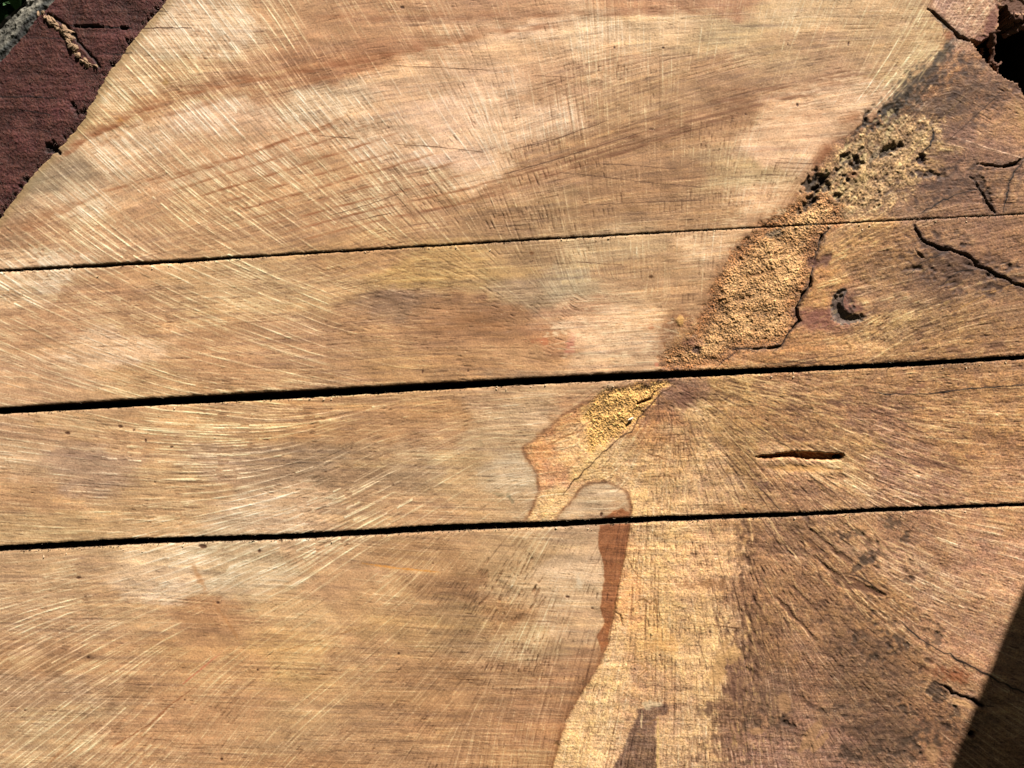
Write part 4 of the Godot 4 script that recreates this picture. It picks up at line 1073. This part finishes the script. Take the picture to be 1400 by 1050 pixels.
	crack([[1284, 936], [1292, 938], [1303, 948], [1326, 956], [1344, 965]], 1.9, 12.0, 0.5)
	stain_or_shading(1329, 1003, 6, 4, -10, [20, 16, 12], 0.95, 0.4, 0.3, 14.0)
	for p in [[1073, 961, 11, 15, -10], [1108, 1006, 9, 30, 34], [1121, 1014, 7, 20, 42], [1274, 1030, 12, 15, 0], [1035, 1000, 14, 6, -8]]:
		stain_or_shading(p[0], p[1], p[2], p[3], p[4], [168, 126, 88], 0.8, 0.35, 0.25)
	line([[1112, 1016], [1103, 1030]], 0.8, [70, 48, 32], 0.6, 1.0, 0.5)
	# bark: cross checks and the torn gap with pale bast
	line([[92, 34], [120, 34], [150, 36], [178, 37]], 1.8, [18, 12, 12], 0.95, 9.0, 1.0)
	line([[176, 38], [210, 38], [262, 38]], 1.0, [60, 36, 26], 0.7, 4.0, 1.0)
	line([[-10, 131], [40, 131], [75, 133]], 1.2, [24, 14, 14], 0.8, 5.0, 1.0)
	line([[20, 148], [60, 154], [72, 158]], 1.0, [24, 14, 14], 0.7, 4.0, 1.0)
	line([[25, 50], [60, 50], [90, 53]], 1.0, [30, 18, 18], 0.7, 4.0, 1.0)
	line([[140, 71], [160, 73], [180, 72]], 1.1, [24, 14, 14], 0.8, 4.0, 1.0)
	line([[150, 15], [190, 13], [230, 16]], 0.9, [40, 24, 22], 0.6, 3.0, 1.0)
	line([[0, 175], [40, 173], [70, 180]], 0.9, [30, 18, 18], 0.6, 3.0, 1.0)
	line([[58, 16], [74, 24], [90, 34], [100, 46], [110, 60], [122, 74], [134, 90]], 3.2, [36, 22, 18], 0.85, 7.0, 2.0)  # shadow beside the bast painted dark along a shallow groove
	line([[62, 8], [52, 16], [30, 34], [14, 58], [-4, 78]], 3.0, [44, 40, 36], 0.8, 5.0, 3.0)
	stain_or_shading(66, 202, 16, 8, 30, [26, 16, 14], 0.8, 0.7, 1.0, 5.0)
	stain_or_shading(100, 148, 14, 6, 40, [34, 20, 18], 0.7, 0.7, 1.0, 4.0)
	for k in 36:
		var y := rng.randf_range(-60.0, 330.0)
		var x := bark_edge(y) - rng.randf_range(-1.0, 9.0)
		stain_or_shading(x, y, rng.randf_range(2.0, 5.0), rng.randf_range(1.0, 2.5), rng.randf_range(20.0, 60.0), [30, 18, 15], 0.7, 0.7, 1.0, 3.0)

func face_textures() -> void:
	# tiny open pores and light fibre ends over the sound wood
	for k in 9000:
		var x := rng.randf_range(-30.0, 1430.0)
		var y := rng.randf_range(-30.0, 1080.0)
		var o := int(ty(y)) * TW + int(tx(x))
		if x < bark_edge(y) + 6.0 or o + TW >= TW * TH:
			continue
		var s := rng.randf_range(0.25, 0.75)
		if k % 3:
			tint(o, [84, 52, 32], s)
			if k % 4 == 0:
				tint(o + 1, [84, 52, 32], s * 0.7)
			if k % 9 == 0:
				tint(o + TW, [84, 52, 32], s * 0.8)
		else:
			tint(o, [244, 218, 176], s)
			tint(o + 1, [244, 218, 176], s * 0.6)
	var im := Image.create_from_data(TW, TH, false, Image.FORMAT_RGB8, rgb)
	var hm := Image.create_from_data(TW, TH, false, Image.FORMAT_RF, bump_map.to_byte_array())
	face_mat = StandardMaterial3D.new()
	face_mat.resource_name = "sawn end grain"
	face_mat.albedo_color = Color(ALBEDO, ALBEDO, ALBEDO).linear_to_srgb()
	face_mat.albedo_texture = ImageTexture.create_from_image(im)
	face_mat.roughness = 0.72
	face_mat.metallic_specular = 0.3
	face_mat.heightmap_enabled = true
	face_mat.heightmap_scale = 0.09
	face_mat.heightmap_texture = ImageTexture.create_from_image(hm)
	face_mat.texture_repeat = false

# ---------------------------------------------------------------- shapes
func piece(called: String, mesh: Mesh, mat: Material, parent: Node3D) -> MeshInstance3D:
	var o := MeshInstance3D.new()
	o.name = called
	o.mesh = mesh
	o.material_override = mat
	parent.add_child(o, true)
	return o

func thing(called: String, label: String, category: String, where := Vector3.ZERO, group := "") -> Node3D:
	var o := Node3D.new()
	o.name = called
	add_child(o, true)
	o.position = where
	o.set_meta("label", label)
	o.set_meta("category", category)
	o.set_meta("kind", "thing")
	if group:
		o.set_meta("group", group)
	return o

const PARTS := ["sapwood", "heartwood", "decayed_wood", "inner_bark", "outer_bark", "knot", "resin_streak", "bark_pocket", "slot"]

func part_of(x: float, y: float, s: int) -> int:
	if x < 240.0:
		if x < rind_edge(y):
			return 4
		if x < bark_edge(y):
			return 3
		return 0
	if x < 700.0:
		return 0
	var o := clampi(int(ty(y)), 0, TH - 1) * TW + clampi(int(tx(x)), 0, TW - 1)
	if s == 3 and zones.tongue[o] > 0.0:
		return 6
	if zones.pocket[o] > 0.0 or zones.lens[o] > 0.0 or zones.crust[o] > 0.0:
		return 2
	if s == 0 and x > 1325.0 and y < 140.0 and hgt[o] < -20.0:
		return 7
	if s == 1 and x > 1130.0 and x < 1190.0 and Geometry2D.is_point_in_polygon(Vector2(x, y), hook_poly):
		return 5
	if s == 2 and x > 1025.0 and x < 1158.0 and hgt[o] < -8.0 and Geometry2D.is_point_in_polygon(Vector2(x, y), slot_poly):
		return 8
	return 1 if zones.heart[o] > 0.0 else 0

var hook_poly := PackedVector2Array()
var slot_poly := PackedVector2Array()

func stops(a: float, b: float, fine: float, coarse: float, f0: float, f1: float) -> PackedFloat32Array:
	var out := PackedFloat32Array()
	var v := a
	while v < b - fine * 0.5:
		out.append(v)
		v += fine if v >= f0 and v < f1 else coarse
		if v > f0 and v - coarse < f0 and v - f0 < coarse and out[-1] < f0:
			v = f0
	out.append(b)
	return out

func slab(s: int, root: Node3D) -> void:
	var cols := stops(XL, XR, 1.5, 9.0, -36.0, 1440.0)
	var nominal: Array = [[YT, 340.0], [345.0, 525.0], [530.0, 722.0], [730.0, YB - 6.0]][s]
	var rows := stops(nominal[0], nominal[1], 1.5, 9.0, -36.0, 1090.0)
	var nc := cols.size()
	var nr := rows.size()
	var work_rows := []
	work_rows.resize(nr)
	var tops := PackedFloat32Array()
	var bots := PackedFloat32Array()
	for x in cols:
		tops.append(slab_top(s, x))
		bots.append(slab_bottom(s, x))
	var work := func(j: int):
		var v := (rows[j] - rows[0]) / (rows[nr - 1] - rows[0])
		var ps := PackedVector3Array()
		var us := PackedVector2Array()
		var clamped := PackedByteArray()
		for i in nc:
			var x := cols[i]
			var t := tops[i]
			var b := bots[i]
			var y := lerpf(t, b, v)
			var cl := 0
			if x < 180.0:
				var le := log_edge(y)
				if x < le:
					x = le
					y = lerpf(slab_top(s, x), slab_bottom(s, x), v)
					cl = 1
			var h := sampled(hgt, x, y)
			var d := minf(y - t, (b - y) if s < 3 else 99.0)
			if d < 1.8:
				h -= (1.8 - d) * (1.8 - d) * 0.25
			ps.append(at(x, y, h))
			us.append(Vector2(tx(x) / TW, ty(y) / TH))
			clamped.append(cl)
		work_rows[j] = [ps, us, clamped]
	WorkerThreadPool.wait_for_group_task_completion(WorkerThreadPool.add_group_task(work, nr, 4, true))
	var pos := PackedVector3Array()
	var uv := PackedVector2Array()
	var cla := PackedByteArray()
	for r in work_rows:
		pos.append_array(r[0])
		uv.append_array(r[1])
		cla.append_array(r[2])
	var nor_rows := []
	nor_rows.resize(nr)
	var zone_rows := []
	zone_rows.resize(nr)
	var work2 := func(j: int):
		var ns := PackedVector3Array()
		var zs := PackedByteArray()
		for i in nc:
			var o := j * nc + i
			var l := pos[o - 1] if i > 0 else pos[o]
			var r := pos[o + 1] if i < nc - 1 else pos[o]
			var u := pos[o - nc] if j > 0 else pos[o]
			var d := pos[o + nc] if j < nr - 1 else pos[o]
			var n := (r - l).cross(u - d)
			ns.append(n.normalized() if n.length_squared() > 1e-18 else Vector3.BACK)
			if i < nc - 1 and j < nr - 1:
				if cla[o] and cla[o + 1] and cla[o + nc] and cla[o + nc + 1]:
					zs.append(255)
				else:
					var c := (pos[o] + pos[o + nc + 1]) * 0.5
					zs.append(part_of(c.x / Q + 700.0, 525.0 - (c.y - FACE_MID) / Q, s))
		nor_rows[j] = ns
		zone_rows[j] = zs
	WorkerThreadPool.wait_for_group_task_completion(WorkerThreadPool.add_group_task(work2, nr, 4, true))
	var nor := PackedVector3Array()
	for r in nor_rows:
		nor.append_array(r)
	var make := func(k: int):
		var remap := PackedInt32Array()
		remap.resize(nc * nr)
		remap.fill(-1)
		var vp := PackedVector3Array()
		var vn := PackedVector3Array()
		var vu := PackedVector2Array()
		var ix := PackedInt32Array()
		for j in nr - 1:
			var zs: PackedByteArray = zone_rows[j]
			for i in nc - 1:
				if zs[i] != k:
					continue
				var o := j * nc + i
				for q in [o, o + 1, o + nc, o + nc + 1]:
					if remap[q] < 0:
						remap[q] = vp.size()
						vp.append(pos[q])
						vn.append(nor[q])
						vu.append(uv[q])
				ix.append(remap[o])
				ix.append(remap[o + 1])
				ix.append(remap[o + nc])
				ix.append(remap[o + 1])
				ix.append(remap[o + nc + 1])
				ix.append(remap[o + nc])
		work_rows[k] = [vp, vn, vu, ix]
	work_rows.resize(PARTS.size())
	WorkerThreadPool.wait_for_group_task_completion(WorkerThreadPool.add_group_task(make, PARTS.size(), 4, true))
	for k in PARTS.size():
		var w: Array = work_rows[k]
		if w[3].size() < 30:
			continue
		var arr := []
		arr.resize(Mesh.ARRAY_MAX)
		arr[Mesh.ARRAY_VERTEX] = w[0]
		arr[Mesh.ARRAY_NORMAL] = w[1]
		arr[Mesh.ARRAY_TEX_UV] = w[2]
		arr[Mesh.ARRAY_INDEX] = w[3]
		var m := ArrayMesh.new()
		m.add_surface_from_arrays(Mesh.PRIMITIVE_TRIANGLES, arr)
		piece(PARTS[k], m, face_mat, root)
	# sawn upper and lower faces, butt end and the round bark side run back from the end face
	var st := SurfaceTool.new()
	st.begin(Mesh.PRIMITIVE_TRIANGLES)
	for i in nc - 1:
		var a := pos[i]
		var b := pos[i + 1]
		if a.distance_squared_to(b) > 1e-12:
			quad(st, Vector3(a.x, a.y, -DEEP), Vector3(b.x, b.y, -DEEP), b, a)
		var o := (nr - 1) * nc + i
		a = pos[o]
		b = pos[o + 1]
		if a.distance_squared_to(b) > 1e-12:
			var ya := a.y
			var yb := b.y
			if s < 3:   # slabs made to meet further in, shutting light out of the gap
				ya = FACE_MID + (525.0 - slab_top(s + 1, a.x / Q + 700.0) + 0.8) * Q
				yb = FACE_MID + (525.0 - slab_top(s + 1, b.x / Q + 700.0) + 0.8) * Q
			var am := Vector3(a.x, ya, -0.05)
			var bm := Vector3(b.x, yb, -0.05)
			quad(st, a, b, bm, am)
			quad(st, am, bm, Vector3(b.x, yb, -DEEP), Vector3(a.x, ya, -DEEP))
	for j in nr - 1:
		var a := pos[j * nc + nc - 1]
		var b := pos[j * nc + nc * 2 - 1]
		quad(st, a, Vector3(a.x, a.y, -DEEP), Vector3(b.x, b.y, -DEEP), b)
		var c := pos[j * nc]
		var d := pos[j * nc + nc]
		quad(st, Vector3(a.x, a.y, -DEEP), Vector3(c.x, c.y, -DEEP), Vector3(d.x, d.y, -DEEP), Vector3(b.x, b.y, -DEEP))
	st.generate_normals()
	piece("sawn_side", st.commit(), side_mat, root)
	st = SurfaceTool.new()
	st.begin(Mesh.PRIMITIVE_TRIANGLES)
	var ring := []
	for j in range(0, nr, 3):
		var a := pos[j * nc]
		var strip := [a]
		for k in 14:
			var z := -0.012 - k * (DEEP - 0.012) / 13.0
			var bulge := 0.006 + (warp.get_noise_2d(a.y / Q * 2.0, z / Q * 0.5) * 14.0 + grit.get_noise_2d(a.y / Q * 0.5, z / Q * 0.2) * 7.0) * Q
			strip.append(Vector3(a.x - 0.004 + bulge, a.y, z))
		ring.append(strip)
	for j in ring.size() - 1:
		for k in 14:
			quad(st, ring[j][k + 1], ring[j][k], ring[j + 1][k], ring[j + 1][k + 1])
	st.generate_normals()
	piece("bark_side", st.commit(), bark_mat, root)

func quad(st: SurfaceTool, a: Vector3, b: Vector3, c: Vector3, d: Vector3) -> void:
	for p in [a, b, c, a, c, d]:
		st.add_vertex(p)

# thin tapered fibres, joined: [base, tip, radius]
func fibres(list: Array) -> ArrayMesh:
	var v := PackedVector3Array()
	var n := PackedVector3Array()
	for f in list:
		var a: Vector3 = f[0]
		var b: Vector3 = f[1]
		var r: float = f[2]
		var d := (b - a).normalized()
		var u := d.cross(Vector3(0.3, 0.5, 0.81)).normalized()
		var w := d.cross(u)
		var bow := (u * rng.randf_range(-0.16, 0.16) + w * rng.randf_range(-0.16, 0.16)) * a.distance_to(b)
		var m := a.lerp(b, 0.55) + bow
		for k in 3:
			var p := u * cos(k * TAU / 3.0) + w * sin(k * TAU / 3.0)
			var q := u * cos((k + 1) * TAU / 3.0) + w * sin((k + 1) * TAU / 3.0)
			for x in [[a + p * r, p], [a + q * r, q], [m + q * r * 0.75, q], [a + p * r, p], [m + q * r * 0.75, q], [m + p * r * 0.75, p], [m + p * r * 0.75, p], [m + q * r * 0.75, q], [b, d]]:
				v.append(x[0])
				n.append(x[1])
	var arr := []
	arr.resize(Mesh.ARRAY_MAX)
	arr[Mesh.ARRAY_VERTEX] = v
	arr[Mesh.ARRAY_NORMAL] = n
	var mesh := ArrayMesh.new()
	mesh.add_surface_from_arrays(Mesh.PRIMITIVE_TRIANGLES, arr)
	return mesh

func fuzz(s: int, root: Node3D) -> void:
	var list := []
	for k in 420:
		var x := rng.randf_range(-60.0, 1440.0)
		var top := s > 0 and (k % 3 > 0 or s == 3)
		if not top and s == 3:
			continue
		if s == 0 and k % 2:
			continue
		var y := slab_top(s, x) + rng.randf_range(0.0, 2.0) if top else slab_bottom(s, x) - rng.randf_range(0.0, 1.5)
		var big := 1.0 if rng.randf() < 0.88 else 2.8
		var len := rng.randf_range(1.2, 3.6) * big
		var dir := Vector2(rng.randf_range(-1.0, 1.0), (-0.8 if top else 0.35) * rng.randf())
		list.append([at(x, y, sampled(hgt, x, y) - 0.6), at(x + dir.x * len, y + dir.y * len, sampled(hgt, x, y) + rng.randf_range(0.2, 1.6)), rng.randf_range(0.3, 0.55) * Q])
	var o := piece("edge_fibres", fibres(list), fibre_mat, root)
	o.set_meta("kind", "stuff")

# a small ragged lump of bast or bark
func lump(size: Vector3, turn: Basis, seed_: float) -> ArrayMesh:
	var st := SurfaceTool.new()
	st.begin(Mesh.PRIMITIVE_TRIANGLES)
	st.set_smooth_group(-1)
	var p := []
	for j in 8:
		var row := []
		for i in 11:
			var th := j * PI / 7.0
			var ph := (i % 10) * TAU / 10.0
			var v := Vector3(sin(th) * cos(ph), cos(th), sin(th) * sin(ph))
			var k := 1.0 + 0.55 * grit.get_noise_3d(v.x * 5.0 + seed_, v.y * 5.0, v.z * 5.0) + 0.3 * warp.get_noise_3d(v.x * 60.0, v.y * 60.0 + seed_, v.z * 60.0)
			row.append(turn * (v * k * size))
		p.append(row)
	for j in 7:
		for i in 10:
			quad(st, p[j][i], p[j][i + 1], p[j + 1][i + 1], p[j + 1][i])
	st.generate_normals()
	return st.commit()

# a ragged strand through points [x, y, h, radius] in face units
func strand(pts: Array, seed_: float) -> ArrayMesh:
	var curve := Curve3D.new()
	for q in pts:
		curve.add_point(at(q[0], q[1], q[2]))
	for k in range(1, pts.size() - 1):
		var d: Vector3 = (curve.get_point_position(k + 1) - curve.get_point_position(k - 1)) * 0.22
		curve.set_point_in(k, -d)
		curve.set_point_out(k, d)
	var st := SurfaceTool.new()
	st.begin(Mesh.PRIMITIVE_TRIANGLES)
	var n := 22
	var prev := []
	for k in n + 1:
		var t := k / float(n)
		var c := curve.samplef(t * (pts.size() - 1))
		var d := (curve.samplef(minf(t + 0.02, 1.0) * (pts.size() - 1)) - curve.samplef(maxf(t - 0.02, 0.0) * (pts.size() - 1))).normalized()
		var u := d.cross(Vector3(0.2, 0.1, 0.97)).normalized()
		var w := d.cross(u)
		var f := t * (pts.size() - 1)
		var i0 := mini(int(f), pts.size() - 2)
		var r := lerpf(pts[i0][3], pts[i0 + 1][3], f - i0) * Q
		var row := []
		for m in 9:
			var a := (m % 8) * TAU / 8.0
			var rr := r * (0.85 + 1.0 * grit.get_noise_3d(cos(a) * 5.0 + seed_, sin(a) * 5.0, t * 60.0))
			row.append(c + (u * cos(a) + w * sin(a)) * rr)
		if prev:
			for m in 8:
				quad(st, prev[m], prev[m + 1], row[m + 1], row[m])
		prev = row
	st.generate_normals()
	return st.commit()

func plain_mat(c: Color, rough: float, noise_freq := 0.0, scale := 40.0, dark := 0.6, stretch := Vector3.ONE) -> StandardMaterial3D:
	var m := StandardMaterial3D.new()
	m.albedo_color = c.linear_to_srgb()
	m.roughness = rough
	m.metallic_specular = 0.3
	if noise_freq > 0.0:
		var n := FastNoiseLite.new()
		n.seed = int(scale)
		n.frequency = noise_freq
		n.fractal_octaves = 4
		var im := n.get_seamless_image(512, 512)
		im.convert(Image.FORMAT_RGB8)
		var data := im.get_data()
		for i in data.size():
			data[i] = int(lerpf(255.0 * dark, 255.0, data[i] / 255.0))
		m.albedo_texture = ImageTexture.create_from_image(Image.create_from_data(512, 512, false, Image.FORMAT_RGB8, data))
		m.uv1_triplanar = true
		m.uv1_world_triplanar = true
		m.uv1_scale = stretch * scale
		m.heightmap_enabled = false
	return m

func bar(size: Vector3, cut: float) -> ArrayMesh:      # a sawn board with worn edges, front end at z = size.z / 2
	var st := SurfaceTool.new()
	st.begin(Mesh.PRIMITIVE_TRIANGLES)
	var n := 40
	var prev := []
	for k in n + 1:
		var z := lerpf(-0.5, 0.5, k / float(n)) * size.z
		var ring := []
		for c in [[-1, -1, 0, 1], [-1, -1, 1, 0], [1, -1, 1, 0], [1, -1, 0, 1], [1, 1, 0, 1], [1, 1, 1, 0], [-1, 1, 1, 0], [-1, 1, 0, 1]]:
			var w := warp.get_noise_3d(c[0] * 40.0, c[1] * 40.0, z * 900.0) * 0.0012
			ring.append(Vector3(c[0] * (size.x * 0.5 - c[2] * cut) + w, c[1] * (size.y * 0.5 - c[3] * cut) + w, z))
		if prev:
			for m in 8:
				quad(st, prev[m], prev[(m + 1) % 8], ring[(m + 1) % 8], ring[m])
		for m in range(1, 7):
			if k == 0:
				quad(st, ring[0], ring[m], ring[m + 1], ring[0])
			elif k == n:
				quad(st, ring[0], ring[m + 1], ring[m], ring[0])
		prev = ring
	st.generate_normals()
	return st.commit()
